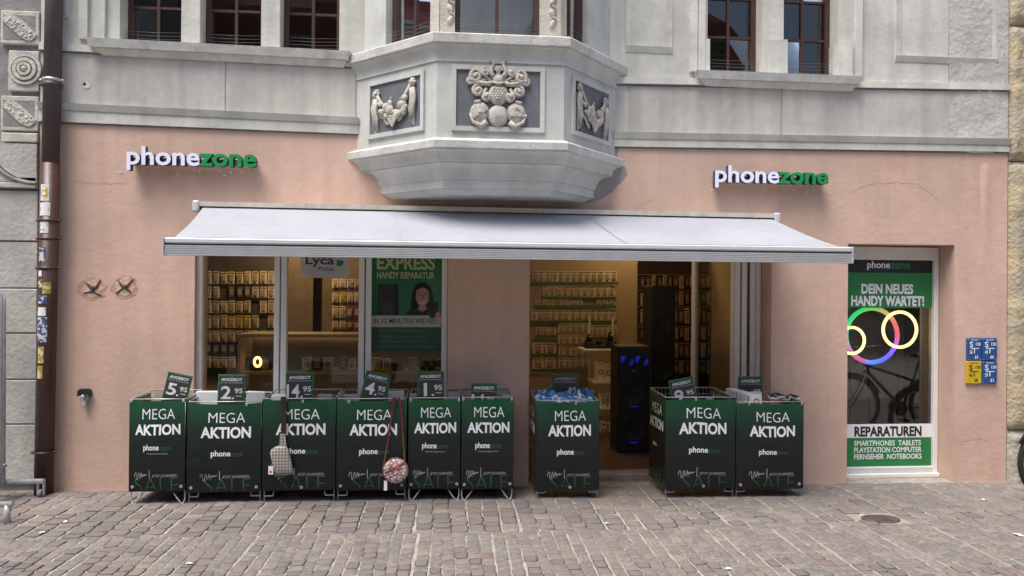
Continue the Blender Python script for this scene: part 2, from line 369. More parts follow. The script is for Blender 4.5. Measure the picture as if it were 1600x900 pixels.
# small cast-iron valve cover
IRON = mat('rusty_cast_iron', (.085, .062, .055), .7, .3, 25, .6, 60)
m = MB(); n = 20
def ov(r, z): return [(cx_cov+.14*r*math.cos(2*math.pi*k/n), cy_cov+.095*r*math.sin(2*math.pi*k/n), gz(cx_cov)+z) for k in range(n)]
V = ov(1, -.02)+ov(1, .008)+ov(.86, .010)+ov(.84, .004)+ov(.2, .004)
m.add(V, [(j*n+i, j*n+(i+1) % n, (j+1)*n+(i+1) % n, (j+1)*n+i) for j in range(4) for i in range(n)]+[tuple(4*n+i for i in range(n))])
for q in (-.06, -.03, 0, .03, .06): m.box(cx_cov+q-.008, cx_cov+q+.008, cy_cov-.05, cy_cov+.05, gz(cx_cov)+.003, gz(cx_cov)+.009)
solo(m, 'valve_cover', IRON, 'small oval rusty iron valve cover set in the paving', 'cover')

# ================================================================== THE SHOP HOUSE
house = thing('shop_house', 'pink and grey plastered old town house with oriel and phone shop', 'house', (0, 0, 0))
XL, XR = -3.17, 4.945
SW = (-1.985, .030, .48, 2.16, .30); EN = (.705, 2.79, -.2, 2.16, .22); RD = (3.474, 4.454, -.2, 2.03, .30)
m = MB(); holed_wall(m, XL, XR, -.2, 2.92, [SW, EN, RD]); part(m, 'ground_floor_wall', PINK, house)
# upper wall with the window openings
ZL, ZR = 3.525, 3.47
upL = [(187, 283), (312, 408), (437, 530)]; upR = [(1105, 1192), (1224, 1310)]
holes = []
for a, b in upL: holes.append((at(a, 60)[0], at(b, 60)[0], ZL, 4.75, .2))
for a, b in upR: holes.append((at(a, 105)[0], at(b, 105)[0], ZR, 4.75, .2))
OX0, OX1 = -.724, 1.422
m = MB(); holed_wall(m, XL, XR-.56, 2.92, 6.4, holes); part(m, 'upper_wall', GREYP, house)
m = MB(); m.grid(lambda u, v: (XR-.56+.56*u, -.003-(.004+.010*random.random())*math.sin(math.pi*u)**.5, 2.84+3.56*v), 10, 60); part(m, 'rough_corner_plaster', ROUGH, house, 'rough grey rubble plaster strip at the right corner')
xrib = at(1537, 300)[0]; m = MB(); m.grid(lambda u, v: (xrib-.045+.11*u+.05*(1-v)*(1-v)*(v < 1), .003-.011*math.sin(math.pi*u)*min(1, (1-v)*9)**.5*min(1, v*1.6), 1.75+1.03*v), 8, 24); part(m, 'plaster_rib', PINK2, house, 'shallow bulging rib in the pink plaster near the right corner')
m = MB(); m.box(XL, XR, .5, 9, 5.0, 6.4); m.box(XL, XR, .05, 9, 6.4, 6.6); part(m, 'house_core', GREYP, house)
# horizontal bands (they run a little uneven, as on the old front)
def bandset(x0, x1, pk0, pk1, fl0, fl1, ft0, ft1, rough=False):
    """pk pink edge, fl fillet top, ft frieze top, at both ends"""
    d0, d1 = fl0-.052, fl1-.052
    m = MB(); m.skew(x0, pk0+.012, d0, x1, pk1+.012, d1, -.022, .03); part(m, 'fascia', TRIM, house)
    m = MB(); m.skew(x0, pk0, pk0+.011, x1, pk1, pk1+.011, -.010, .03); part(m, 'painted_line', DARKTRIM, house)
    m = MB(); m.hexa([(x0, -.030, d0+.001), (x1, -.030, d1+.001), (x1, .03, d1+.001), (x0, .03, d0+.001), (x0, -.050, fl0), (x1, -.050, fl1), (x1, .03, fl1), (x0, .03, fl0)]); part(m, 'fillet_moulding', TRIM, house)
    m = MB(); m.skew(x0, ft0, ft0+.055, x1, ft1, ft1+.055, -.030, .03); part(m, 'upper_moulding', TRIM, house)
    m = MB(); m.skew(x0, ft0-.013, ft0-.001, x1, ft1-.013, ft1-.001, -.014, .03); part(m, 'painted_line', DARKTRIM, house)
bandset(XL, OX0+.02, 2.885, 2.850, 3.041, 2.991, 3.455, 3.408)
bandset(OX1-.02, XR, 2.803, 2.845, 2.932, 2.967, 3.342, 3.400)
def frieze(x0, x1, zt0, zt1, zb0, zb1):
    m = MB(); m.skew(x0, zb0, zt0, x1, zb1, zt1, -.008, .02); part(m, 'frieze_panel', FRIEZE, house)
jl, jr = at(353, 130)[0], at(1220, 175)[0]
frieze(XL+.1, jl-.006, 3.44, 3.41+.005, 3.045, 3.012); frieze(jl+.006, OX0-.01, 3.41, 3.39, 3.010, 2.994)
frieze(OX1+.12, jr-.005, 3.325, 3.35, 2.937, 2.948); frieze(jr+.005, XR-.56, 3.352, 3.376, 2.950, 2.962)
# sills
def sill(x0, x1, zt0, zt1, th=.065):
    m = MB(); m.hexa([(x0+.02, -.07, zt0-th), (x1-.02, -.07, zt1-th), (x1-.02, .06, zt1-th), (x0+.02, .06, zt0-th), (x0, -.088, zt0), (x1, -.088, zt1), (x1, .06, zt1+.004), (x0, .06, zt0+.004)])
    part(m, 'window_sill', ORIELW, house)
    m = MB(); m.hexa([(x0+.10, -.03, zt0-th-.05), (x1-.06, -.03, zt1-th-.05), (x1-.06, .02, zt1-th-.05), (x0+.10, .02, zt0-th-.05), (x0+.04, -.055, zt0-th-.002), (x1-.04, -.055, zt1-th-.002), (x1-.04, .02, zt1-th-.002), (x0+.04, .02, zt0-th-.002)])
    part(m, 'sill_moulding', TRIM, house)
sill(-2.80, -.765, 3.545, 3.512); sill(2.09, 3.545, 3.462, 3.458)
# painted / moulded wall panels beside the windows
def wall_panel(x0, x1, z0, z1, rough=False):
    m = MB(); w = .05
    for a, b, c, d in ((x0, x1, z0, z0+w), (x0, x0+w, z0+w, z1), (x1-w, x1, z0+w, z1)):
        m.hexa([(a, -.006, c), (b, -.006, c), (b, .01, c), (a, .01, c), (a, -.024, d), (b, -.024, d), (b, .01, d), (a, .01, d)] if d-c < .1 else [(a, -.02, c), (b, -.008, c), (b, .01, c), (a, .01, c), (a, -.02, d), (b, -.008, d), (b, .01, d), (a, .01, d)])
    part(m, 'panel_moulding', TRIM, house)
wall_panel(at(977, 80)[0], at(1050, 80)[0], 3.615, 4.8); wall_panel(at(1398, 95)[0], at(1558, 95)[0], 3.62, 4.8)
m = MB(); x = at(107, 20)[0]; m.box(XL+.05, x, -.02, .01, 3.72, 4.8); part(m, 'panel_moulding', TRIM, house)
# window surrounds: slim vertical mouldings and stone stops
for px in (133, 160): x = at(px, 20)[0]; m = MB(); m.box(x-.035, x+.03, -.03, .01, 3.55, 4.8); part(m, 'window_surround', TRIM, house)
for px in (1083, 1095, 1340): x = at(px, 60)[0]; m = MB(); m.box(x-.03, x+.03, -.028, .01, 3.465, 4.8); part(m, 'window_surround', TRIM, house)
for px0, px1, yb, yt, zb in ((1099, 1108, 105, 62, ZR), (1200, 1229, 106, 63, ZR), (1309, 1330, 108, 66, ZR)):
    m = MB(); m.hexa([(at(px0, yb)[0], -.022, zb), (at(px1, yb)[0], -.022, zb), (at(px1, yb)[0], .15, zb), (at(px0, yb)[0], .15, zb), (at(px0, yt)[0], -.022, at(px0, yt)[1]), (at(px1, yt)[0], -.022, at(px1, yt)[1]), (at(px1, yt)[0], .15, at(px1, yt)[1]), (at(px0, yt)[0], .15, at(px0, yt)[1])])
    part(m, 'stone_stop', TRIM, house)

# casement: brown frame, glazing bars, panes (face frame given by origin, u axis, inward axis)
def casement(o, u, inn, w, z0, z1, depth, parent, bars=(.33,), cols=2):
    o, u, inn = Vector(o), Vector(u), Vector(inn)
    def bx(m, a, b, c, d, n0, n1): m.hexa([tuple(o+u*x+inn*n+Vector((0, 0, z))) for z in (c, d) for x, n in ((a, n0), (b, n0), (b, n1), (a, n1))])
    win = thing_part('window', parent)
    fw = .042; m = MB()
    bx(m, 0, fw, z0, z1, depth, depth+.07); bx(m, w-fw, w, z0, z1, depth, depth+.07); bx(m, fw, w-fw, z0, z0+fw, depth, depth+.07); bx(m, fw, w-fw, z1-fw, z1, depth, depth+.07)
    part(m, 'frame', WOOD, win)
    zs = [z0+fw]; q = z0+bars[0]
    while q < z1-.15: zs.append(q); q += .34
    zs.append(z1-fw); xs = [fw+(w-2*fw)*k/cols for k in range(cols+1)]
    for x in xs[1:-1]: m = MB(); bx(m, x-.012, x+.012, z0+fw, z1-fw, depth+.012, depth+.05); part(m, 'glazing_bar', WOOD, win)
    for z in zs[1:-1]: m = MB(); bx(m, fw, w-fw, z-.010, z+.010, depth+.016, depth+.046); part(m, 'glazing_bar', WOOD, win)
    for a, b in zip(xs, xs[1:]):
        for c, d in zip(zs, zs[1:]):
            m = MB(); t = random.uniform(-.0025, .0025); t2 = random.uniform(-.0025, .0025); P = lambda x, z, n: tuple(o+u*x+inn*n+Vector((0, 0, z)))
            m.add([P(a, c, depth+.03+t), P(b, c, depth+.03+t2), P(b, d, depth+.03-t), P(a, d, depth+.03-t2)], [(0, 1, 2, 3)]); part(m, 'pane', GLASS, win)
    m = MB()
    P = lambda x, z, n: tuple(o+u*x+inn*n+Vector((0, 0, z)))
    for k in range(4): zz = z0+.055+.028*k; m.tube([P(-.01, zz, depth-.06), P(w*.5, zz-.006, depth-.06), P(w+.01, zz, depth-.06)], .0012, 4)
    part(m, 'pigeon_wire', mat('thin_dull_wire', (.16, .15, .14), .5, 0), win)
    return win
def thing_part(name, parent):
    o = bpy.data.objects.new(name, None); o.empty_display_size = .1; link(o, parent); return o
for (a, b, c, d, dp) in holes: casement((a, 0, 0), (1, 0, 0), (0, 1, 0), b-a, c, d, .15, house, bars=(.36,))
# dark rooms behind the upper windows
m = MB()
for x0, x1 in ((XL+.1, OX0-.02), (OX1+.05, XR-.1)):
    m.add([(x0, .23, 3.4), (x1, .23, 3.4), (x1, 3, 3.4), (x0, 3, 3.4), (x0, .23, 5), (x1, .23, 5), (x1, 3, 5), (x0, 3, 5)], [(0, 1, 2, 3), (4, 5, 6, 7), (1, 2, 6, 5), (2, 3, 7, 6), (3, 0, 4, 7)])
m.add([(OX0+.04, .1, 3.43), (OX1-.04, .1, 3.43), (OX1-.04, 3, 3.43), (OX0+.04, 3, 3.43), (OX0+.04, .1, 5), (OX1-.04, .1, 5), (OX1-.04, 3, 5), (OX0+.04, 3, 5)], [(0, 1, 2, 3), (4, 5, 6, 7), (1, 2, 6, 5), (2, 3, 7, 6), (3, 0, 4, 7)])
part(m, 'upper_room_lining', DARKROOM, house)

# ------------------------------------------------------------------ the oriel
oriel = thing_part('oriel', house); tag(oriel, 'grey canted oriel with slate panels and carved coat of arms')
PL = [Vector((OX0, 0)), Vector((-.069, -.60)), Vector((.885, -.60)), Vector((OX1, 0))]
def plan(off):
    dirs = [(PL[i+1]-PL[i]).normalized() for i in range(3)]; nrm = [Vector((d.y, -d.x)) for d in dirs]   # outward
    out = []
    p = PL[0]+nrm[0]*off; t = -p.y/dirs[0].y; out.append(p+dirs[0]*t)
    for i in (0, 1):
        a, b = PL[i+1]+nrm[i]*off, dirs[i]; c, d = PL[i+1]+nrm[i+1]*off, dirs[i+1]
        det = b.x*d.y-b.y*d.x; s = ((c.x-a.x)*d.y-(c.y-a.y)*d.x)/det; out.append(a+b*s)
    p = PL[3]+nrm[2]*off; t = -p.y/dirs[2].y; out.append(p+dirs[2]*t)
    return [(q.x, q.y) for q in out]
def loft(m, prof):   # rings joined from top to bottom, closed against the wall
    rings = [[(x, y+(.004 if i in (0, 3) else 0), z) for i, (x, y) in enumerate(plan(o))] for o, z in prof]; V = [p for r in rings for p in r]
    F = [(j*4+i, j*4+i+1, (j+1)*4+i+1, (j+1)*4+i) for j in range(len(prof)-1) for i in range(3)]
    F += [(0, 1, 2, 3), tuple(4*(len(prof)-1)+i for i in (3, 2, 1, 0))]
    m.add(V, F); return m
def cove(o0, z0, o1, z1, n=6, convex=False):
    r = []
    for k in range(n+1):
        a = math.pi/2*k/n
        r.append((o0+(o1-o0)*(math.sin(a) if not convex else 1-math.cos(a)), z0+(z1-z0)*((1-math.cos(a)) if not convex else math.sin(a))))
    return r
m = loft(MB(), [(.072, 3.492), (.078, 3.484), (.074, 3.424), (.068, 3.418)]); part(m, 'sill_slab', ORIELW, oriel)
m = loft(MB(), [(.060, 3.4175)]+cove(.060, 3.410, .010, 3.315, 7)+[(.012, 3.300)]); part(m, 'cove_cornice', ORIEL, oriel)
m = loft(MB(), [(0, 3.2995), (0, 2.731)]); part(m, 'parapet', ORIEL, oriel)
m = loft(MB(), [(.01, 2.7305), (.048, 2.712), (.054, 2.704), (.050, 2.655), (.042, 2.648)]); part(m, 'base_ledge', ORIELW, oriel)
m = loft(MB(), [(.038, 2.6475)]+cove(.038, 2.640, -.018, 2.565, 6)+[(-.022, 2.562)]); part(m, 'cyma_moulding', ORIEL, oriel)
m = loft(MB(), [(-.035, 2.5615), (-.035, 2.552)]+cove(-.035, 2.552, -.120, 2.450, 7)+[(-.125, 2.445)]); part(m, 'cove_moulding', ORIEL, oriel)
m = loft(MB(), [(-.132, 2.4445), (-.132, 2.378), (-.150, 2.374)]); part(m, 'bottom_fascia', ORIEL, oriel)
m = loft(MB(), [(-.145, 2.3735), (-.200, 2.336), (-.26, 2.333)]); part(m, 'bottom_moulding', ORIEL, oriel)
def face(i, off):
    p = plan(off); a, b = Vector((*p[i], 0)), Vector((*p[i+1], 0)); u = (b-a).normalized(); return a, u, Vector((u.y, -u.x, 0)), (b-a).length
def fbox(m, i, u0, u1, z0, z1, n0, n1):
    a, u, n, L = face(i, 0); m.hexa([tuple(a+u*(x*L)+n*q+Vector((0, 0, z))) for z in (z0, z1) for x, q in ((u0, n1), (u1, n1), (u1, n0), (u0, n0))]); return m
PAN = [(.16, .865, 2.80, 3.255), (.115, .845, 2.785, 3.275), (.13, .86, 2.80, 3.255)]
for i, (u0, u1, z0, z1) in enumerate(PAN):
    L = face(i, 0)[3]; fw = .034/L
    part(fbox(MB(), i, u0+fw, u1-fw, z0+.034, z1-.034, -.02, .0035), 'slate_panel', SLATE, oriel)
    m = MB(); fbox(m, i, u0, u1, z0, z0+.034, -.02, .018); fbox(m, i, u0, u1, z1-.034, z1, -.02, .018); fbox(m, i, u0, u0+fw, z0+.0345, z1-.0345, -.02, .0175); fbox(m, i, u1-fw, u1, z0+.0345, z1-.0345, -.02, .0175)
    part(m, 'panel_frame', ORIEL, oriel)
# storey above the slab: piers and casements
PIER = mat('carved_stone_pier', (.50, .475, .41), .85, .14, 12, .5, 50, streak=.2)
WIN = [(.30, .885), (.125, .825), (.10, .56)]
for i, (w0, w1) in enumerate(WIN):
    L = face(i, -.04)[3]
    for k, (a_, b_) in enumerate(((0.0 if i == 0 else .005, w0), (w1, 1.0 if i == 2 else .995))):
        m = MB(); a, u, n, _ = face(i, -.04)
        m.hexa([tuple(a+u*(x*L)+n*q+Vector((0, 0, z))) for z in (3.4925, 5.2) for x, q in ((a_, 0), (b_, 0), (b_, -.16), (a_, -.16))])
        part(m, 'pier', ORIEL if (i == 0 and k == 0) or (i == 2 and k == 1) else PIER, oriel)
        if i == 1:   # carved ornament up the pier
            m = MB(); uc = (a_+b_)/2+(.012 if k else .02)
            for q in range(9):
                z = 3.62+.085*q; c = a+u*(uc*L)+n*.006+Vector((0, 0, z)); m.ball(tuple(c), .022, (.9, .45, 1.5), 8, 5, .5 if q % 2 else -.5); m.tube([tuple(c+u*.02), tuple(c+u*.028+Vector((0, 0, .04))), tuple(c+Vector((0, 0, .06)))], .006, 5)
            part(m, 'carved_ornament', PIER, oriel)
    a, u, n, _ = face(i, -.04)
    casement(tuple(a+u*(w0*L)), tuple(u), tuple(-n), (w1-w0)*L, 3.494, 5.2, .07, house, bars=(.62,), cols=2)
m = loft(MB(), [(.10, 5.40), (.10, 5.30), (.0, 5.2005)]); part(m, 'oriel_roof', ORIEL, oriel)
# carved reliefs
def relief(i, uc, zc, draw, name, label):
    a, u, n, L = face(i, 0); m = MB(); draw(m); o = a+u*(uc*L)+n*.004; kx = 1.0 if i == 1 else 1.2
    m.v = [tuple(o+u*(x*kx)-n*(y*.7)+Vector((0, 0, zc+z))) for x, y, z in m.v]; part(m, name, RELIEF, oriel, label)
def spiral(m, cx, cz, r, turns, a0, sgn, tr, tail=None, y=-.022):
    pts = []
    N = int(14*turns)
    for k in range(N+1):
        t = k/N; a = a0+sgn*turns*2*math.pi*t; q = r*(1-.78*t); pts.append((cx+q*math.cos(a), y-.012*t, cz+q*math.sin(a)))
    if tail: pts = [(*tail[:1], y, tail[1])]+pts
    m.tube(pts, [tr*(.75+.35*math.sin(math.pi*min(1, k/len(pts)*1.3))) for k in range(len(pts))], 7); m.ball(pts[-1], tr*1.25, (1, 1, 1), 8, 5)
def arms(m):
    for s in (-1, 1):   # mantling scrolls and shields
        spiral(m, s*.165, .155, .050, 1.2, math.pi/2, -s, .016, (s*.05, .120)); spiral(m, s*.095, .190, .034, 1.15, math.pi/2, -s, .013, (s*.035, .130))
        spiral(m, s*.150, .050, .044, 1.25, math.pi*.5, -s, .015, (s*.05, .095)); spiral(m, s*.205, .118, .030, 1.0, math.pi/2, -s, .012, (s*.09, .125))
        spiral(m, s*.085, .010, .035, 1.0, 0 if s > 0 else math.pi, -s, .016, (s*.088, .07))
        m.tube([(s*.03, -.03, .115), (s*.09, -.035, .100), (s*.15, -.03, .112), (s*.20, -.025, .100)], [.012, .016, .014, .008], 7)
        m.ball((s*.138, -.012, -.115), .078, (.92, .42, 1.05), 18, 10, s*.25); m.tube([(s*.085, -.03, -.185), (s*.13, -.036, -.215), (s*.185, -.032, -.185), (s*.21, -.024, -.12)][::1], [.024, .020, .014, .008], 8)
        m.ball((s*.155, -.02, -.035), .024, (1.1, .6, .7), 10, 6); m.ball((s*.14, -.03, -.03), .012, (1, 1, 1), 8, 5)
    m.ball((0, -.014, -.135), .082, (.93, .5, 1.0), 20, 10); m.ball((0, -.014, .025), .080, (.95, .52, 1.02), 20, 10)
    for r_, q in ((0, 4), (1, 5), (2, 4), (3, 3), (4, 2)):   # grapes on the middle shield
        for k in range(q): m.ball(((k-(q-1)/2)*.020, -.052+.01*abs(k-(q-1)/2)*.3, .062-.018*r_), .0105, (1, .9, 1), 7, 5)
    random.seed(3)
    for k in range(26):   # worn figures on the lower shields
        a, q = random.uniform(0, 6.28), .055*math.sqrt(random.random()); m.ball((q*math.cos(a), -.050+q*.28, -.135+q*math.sin(a)), .008, (random.uniform(.8, 1.7), .7, .8), 6, 4, random.uniform(0, 3))
    m.obox((-.138, -.043, -.115), (.055, 0, .035), (0, .006, 0), (-.007, 0, .011)); m.ball((-.135, -.045, -.112), .016, (1.3, .6, 1), 8, 5)
    m.obox((.140, -.043, -.128), (.062, 0, 0), (0, .005, 0), (0, 0, .005)); m.obox((.140, -.044, -.095), (.005, 0, 0), (0, .006, 0), (0, 0, .034)); m.obox((.140, -.044, -.085), (.018, 0, 0), (0, .006, 0), (0, 0, .004))
    for q in (-.04, -.02, 0, .025, .045): m.ball((.140+q, -.045, -.138), .008, (1.3, .6, .8), 6, 4)
    m.ball((0, -.035, .130), .038, (1.05, .75, .95), 14, 8); m.tube([(-.045, -.045, .112), (0, -.062, .098), (.045, -.045, .112)], .010, 7)   # helmet
    for s in (-1, 1): m.tube([(s*.020, -.03, .15), (s*.052, -.03, .175), (s*.055, -.03, .21), (s*.036, -.026, .245), (s*.042, -.022, .275), (s*.062, -.02, .278)], [.014, .018, .015, .011, .009, .007], 8)
    m.ball((0, -.022, .205), .024, (.9, .7, 1.3), 10, 6); m.box(-.036, .036, -.028, .0, .255, .268); m.ball((0, -.03, .165), .018, (1.2, .8, .8), 8, 5)
relief(1, .478, 3.035, arms, 'coat_of_arms', 'beige carved coat of arms with shields, helmet and scrolls')
def garland(flip):
    def draw(m):
        random.seed(11)
        for s in (-1, 1):
            zt = .14+(.03 if s == flip else 0)
            for k in range(7):
                a = k*2*math.pi/7; m.ball((s*.165+.020*math.cos(a), -.022, zt+.024*math.sin(a)), .015, (1, .8, 1), 8, 5)
            m.ball((s*.165, -.035, zt), .014); m.tube([(s*.165, -.03, zt+.02), (s*.19, -.035, zt-.005), (s*.16, -.035, zt-.03)], .008, 6)
            # hanging cloth
            m.hexa([(s*.150, -.012, zt-.30), (s*.180, -.012, zt-.33), (s*.180, .012, zt-.33), (s*.150, .012, zt-.30), (s*.150, -.034, zt-.03), (s*.188, -.026, zt-.04), (s*.188, .012, zt-.04), (s*.150, .012, zt-.03)])
            for k in range(3): x = s*(.154+.014*k); m.tube([(x, -.03, zt-.04), (x+s*.012, -.036, zt-.12), (x-s*.004, -.034, zt-.20), (x+s*.004, -.018, zt-.31+.02*k)], [.008, .014, .012, .004], 6)
            m.tube([(s*.15, -.03, zt-.02), (s*.11, -.035, zt-.09), (s*.06, -.035, zt-.12)], [.012, .016, .012], 6)
        for k in range(22):
            t = random.uniform(-1, 1); x = t*.14; z = -.005+.10*t*t-.03+random.uniform(-.04, .035); m.ball((x, -.026-random.uniform(0, .02), z), random.uniform(.017, .030), (random.uniform(.8, 1.1), .8, random.uniform(.9, 1.4)), 9, 6, random.uniform(-.8, .8))
        m.ball((-.028, -.045, -.01), .036, (1, .8, 1.15), 12, 8); m.ball((-.024, -.045, .038), .020, (1, .9, 1.5), 10, 6); m.tube([(-.022, -.045, .06), (-.012, -.045, .09)], .005, 5)
        for r_, q in ((0, 3), (1, 4), (2, 3), (3, 2), (4, 1)):
            for k in range(q): m.ball((.002+(k-(q-1)/2)*.021, -.048, -.068-.017*r_), .013, (1, 1, 1), 7, 5)
        for x, z, a in ((-.07, -.09, .6), (.06, -.075, -.6), (-.10, -.05, 1), (.09, -.05, -1)):
            m.ball((x, -.02, z), .032, (.62, .35, 1.25), 8, 6, a)
    return draw
relief(0, .51, 3.005, garland(1), 'fruit_garland', 'carved fruit garland on the left slate panel'); relief(2, .495, 3.005, garland(-1), 'fruit_garland', 'carved fruit garland on the right slate panel')
# grey painted patch on the pink wall beside the oriel foot
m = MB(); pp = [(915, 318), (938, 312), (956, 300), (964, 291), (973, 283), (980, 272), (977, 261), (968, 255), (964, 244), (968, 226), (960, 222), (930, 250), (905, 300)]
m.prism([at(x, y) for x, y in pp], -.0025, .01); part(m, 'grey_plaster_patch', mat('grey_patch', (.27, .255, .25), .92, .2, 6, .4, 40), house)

# ------------------------------------------------------------------ shop window, entrance, right-hand door (parts of the house)
YF = .06
sw = thing_part('shop_window', house)
def member(parent, px0, px1, z0, z1, y0, y1, mt=ALU, name='frame_member'):
    a, b = at(px0, 500, y0)[0], at(px1, 500, y0)[0]; m = MB(); m.bbox(a, b, y0, y1, z0, z1, .004); return part(m, name, mt, parent)
for a, b in ((304.5, 315), (428, 436.5), (438.5, 447.5), (560, 569), (571, 580), (690, 699)): member(sw, a, b, .53, 2.12, YF, YF+.07)
for a, b in ((436.3, 438.7), (568.8, 571.2)): member(sw, a, b, .53, 2.12, YF+.03, YF+.06, ALUD, 'gasket')
m = MB(); m.bbox(SW[0]+.005, SW[1]-.005, YF-.01, YF+.075, .482, .529); part(m, 'bottom_rail', ALU, sw)
m = MB(); m.bbox(SW[0]+.005, SW[1]-.005, YF-.01, YF+.075, 2.121, 2.158); part(m, 'top_rail', ALU, sw)
for a, b in ((314, 429), (446.5, 561), (579, 691)):
    m = MB(); x0, x1 = at(a, 500, YF)[0], at(b, 500, YF)[0]; m.add([(x0, YF+.035, .53), (x1, YF+.035, .53), (x1, YF+.035, 2.12), (x0, YF+.035, 2.12)], [(0, 1, 2, 3)]); part(m, 'pane', SHOPGLASS, sw)
# entrance: folded glass door leaves at the right jamb
def leaf(x0, y0, x1, y1, fw=.045, name='folding_door_leaf'):
    lf = thing_part(name, house); a, b = Vector((x0, y0, 0)), Vector((x1, y1, 0)); u = (b-a).normalized(); n = Vector((u.y, -u.x, 0)); L = (b-a).length
    def bx(m, s0, s1, z0, z1, t): m.hexa([tuple(a+u*s+n*q+Vector((0, 0, z))) for z in (z0, z1) for s, q in ((s0, t), (s1, t), (s1, -t), (s0, -t))])
    for s0, s1, z0, z1 in ((0, fw, .03, 2.12), (L-fw, L, .03, 2.12), (fw, L-fw, .03, .11), (fw, L-fw, 2.05, 2.12)): m = MB(); bx(m, s0, s1, z0, z1, .022); part(m, 'frame_member', ALU, lf)
    m = MB(); m.add([tuple(a+u*s+Vector((0, 0, z))) for s, z in ((fw, .11), (L-fw, .11), (L-fw, 2.05), (fw, 2.05))], [(0, 1, 2, 3)]); part(m, 'pane', SHOPGLASS, lf)
    return lf, a, u, n, L
X_ = lambda px, Y: at(px, 500, Y)[0]
leaf(X_(1083, .86), .86, X_(1150, .30), .30, .05)
leaf(X_(1152, .27), .27, X_(1153, .80), .80, .05); leaf(X_(1163, .26), .26, X_(1158, .78), .78, .05); leaf(X_(1176, .25), .25, X_(1165, .76), .76, .05)
m = MB(); m.bbox(X_(1181, .22), 2.785, .20, .30, .0, 2.15); part(m, 'door_jamb_frame', ALU, house)
m = MB(); m.bbox(.71, 2.70, .16, .34, gz(1.7)-.05, .022); part(m, 'threshold', mat('worn_stone', (.28, .24, .21), .85, .2, 8, .4, 40), house)
# right-hand door
YD = .22
rd = thing_part('poster_door', house); tag(rd, 'beige framed glass door covered with green shop film and lettering')
zr0 = gz(4)+.0
def dx(px, py=600): return at(px, py, YD)[0]
x0, x1, xf = RD[0]+.01, RD[1]-.004, dx(1457)
for a, b, c, d in ((x0, x0+.06, zr0, 2.02), (xf, x1, zr0, 2.02), (x0+.06, xf, zr0, at(1390, 729, YD)[1]), (x0+.06, xf, at(1390, 406, YD)[1], 2.02)):
    m = MB(); m.bbox(a, b, YD-.02, YD+.06, c, d, .005); part(m, 'door_frame', ALU if c > .5 or b-a < .2 else mat('pale_door_rail', (.58, .58, .58), .5, .05, 8), rd)
m = MB(); m.bbox(x0-.005, x1, YD-.05, YD-.021, zr0, zr0+.035, .004); part(m, 'door_sill', ALU, rd)
m = MB(); zg0, zg1 = at(1390, 729, YD)[1], at(1390, 406, YD)[1]; m.add([(x0+.06, YD+.02, zg0), (xf, YD+.02, zg0), (xf, YD+.02, zg1), (x0+.06, YD+.02, zg1)], [(0, 1, 2, 3)]); part(m, 'pane', glass_mat('door_glass', (.80, .82, .81), 1.95), rd)
def film(py0, py1, mt, xa=None, xb=None):
    m = MB(); m.box(xa or x0+.061, xb or xf-.001, YD+.012, YD+.017, at(1390, py1, YD)[1], at(1390, py0, YD)[1]); return part(m, 'printed_film', mt, rd)
FGREEN = mat('film_green', (.018, .19, .055), .45, .04, 3)
film(406.5, 426, BLACKPR); film(426.3, 481, FGREEN); film(663, 684, WHITE); film(684.3, 728.5, FGREEN)
def dtext(s, a, b, c, d, mt, bold=.0): m = MB(); letter_px(m, s, a, b, c, d, YD+.0105, bold); part(m, 'lettering', mt, rd)
dtext('phone', 1355, 1391, 408, 422.5, WHITE, .022); dtext('zone', 1391.5, 1422, 411, 420, GREEN, .022)
dtext('DEIN NEUES', 1346, 1427, 443.5, 459.5, WHITE, .04); dtext('HANDY WARTET!', 1330, 1444, 462, 478.5, WHITE, .04)
dtext('REPARATUREN', 1335, 1440, 666, 682, BLACKPR, .04)
for s, b, c in (('SMARTPHONES  TABLETS', 1439, 688), ('PLAYSTATION COMPUTER', 1440, 698.5), ('FERNSEHER  NOTEBOOKS', 1440, 709)): dtext(s, 1334.5, b, c, c+8.3, WHITE, .02)
# room behind the right-hand door
LOBBY = mat('lobby_wall', (.50, .50, .46), .9, .15, 4)
m = MB(); m.add([(3.2, .31, -.2), (5.0, .31, -.2), (5.0, 1.5, -.2), (3.2, 1.5, -.2), (3.2, .31, 2.4), (5.0, .31, 2.4), (5.0, 1.5, 2.4), (3.2, 1.5, 2.4)], [(0, 1, 2, 3), (4, 5, 6, 7), (1, 2, 6, 5), (2, 3, 7, 6), (3, 0, 4, 7)]); part(m, 'lobby_lining', LOBBY, house)
m = MB(); m.box(at(1437, 600, .5)[0], 4.72, .48, .5, -.05, 2.2); part(m, 'lobby_panel', mat('lobby_panel_paint', (.46, .46, .43), .8, .06, 3), house)
# shop interior shell
WALLI = mat('shop_wall_paint', (.36, .30, .21), .9, .06, 2); FLOORI = mat('shop_floor', (.085, .058, .042), .5, .2, 5); CEIL = mat('shop_ceiling', (.45, .42, .38), .9, .05, 2)
YB = 3.2
m = MB(); m.add([(-3.6, YB, -.02), (3.3, YB, -.02), (3.3, YB, 2.7), (-3.6, YB, 2.7)], [(0, 1, 2, 3)]); m.add([(-3.6, .32, -.02), (-3.6, YB, -.02), (-3.6, YB, 2.7), (-3.6, .32, 2.7)], [(0, 1, 2, 3)]); m.add([(3.15, .32, -.02), (3.15, YB, -.02), (3.15, YB, 2.7), (3.15, .32, 2.7)], [(0, 1, 2, 3)])
part(m, 'interior_wall', WALLI, house)
m = MB(); m.add([(-3.6, .302, .012), (3.15, .302, .012), (3.15, YB, .012), (-3.6, YB, .012)], [(0, 1, 2, 3)]); part(m, 'shop_floor', FLOORI, house)
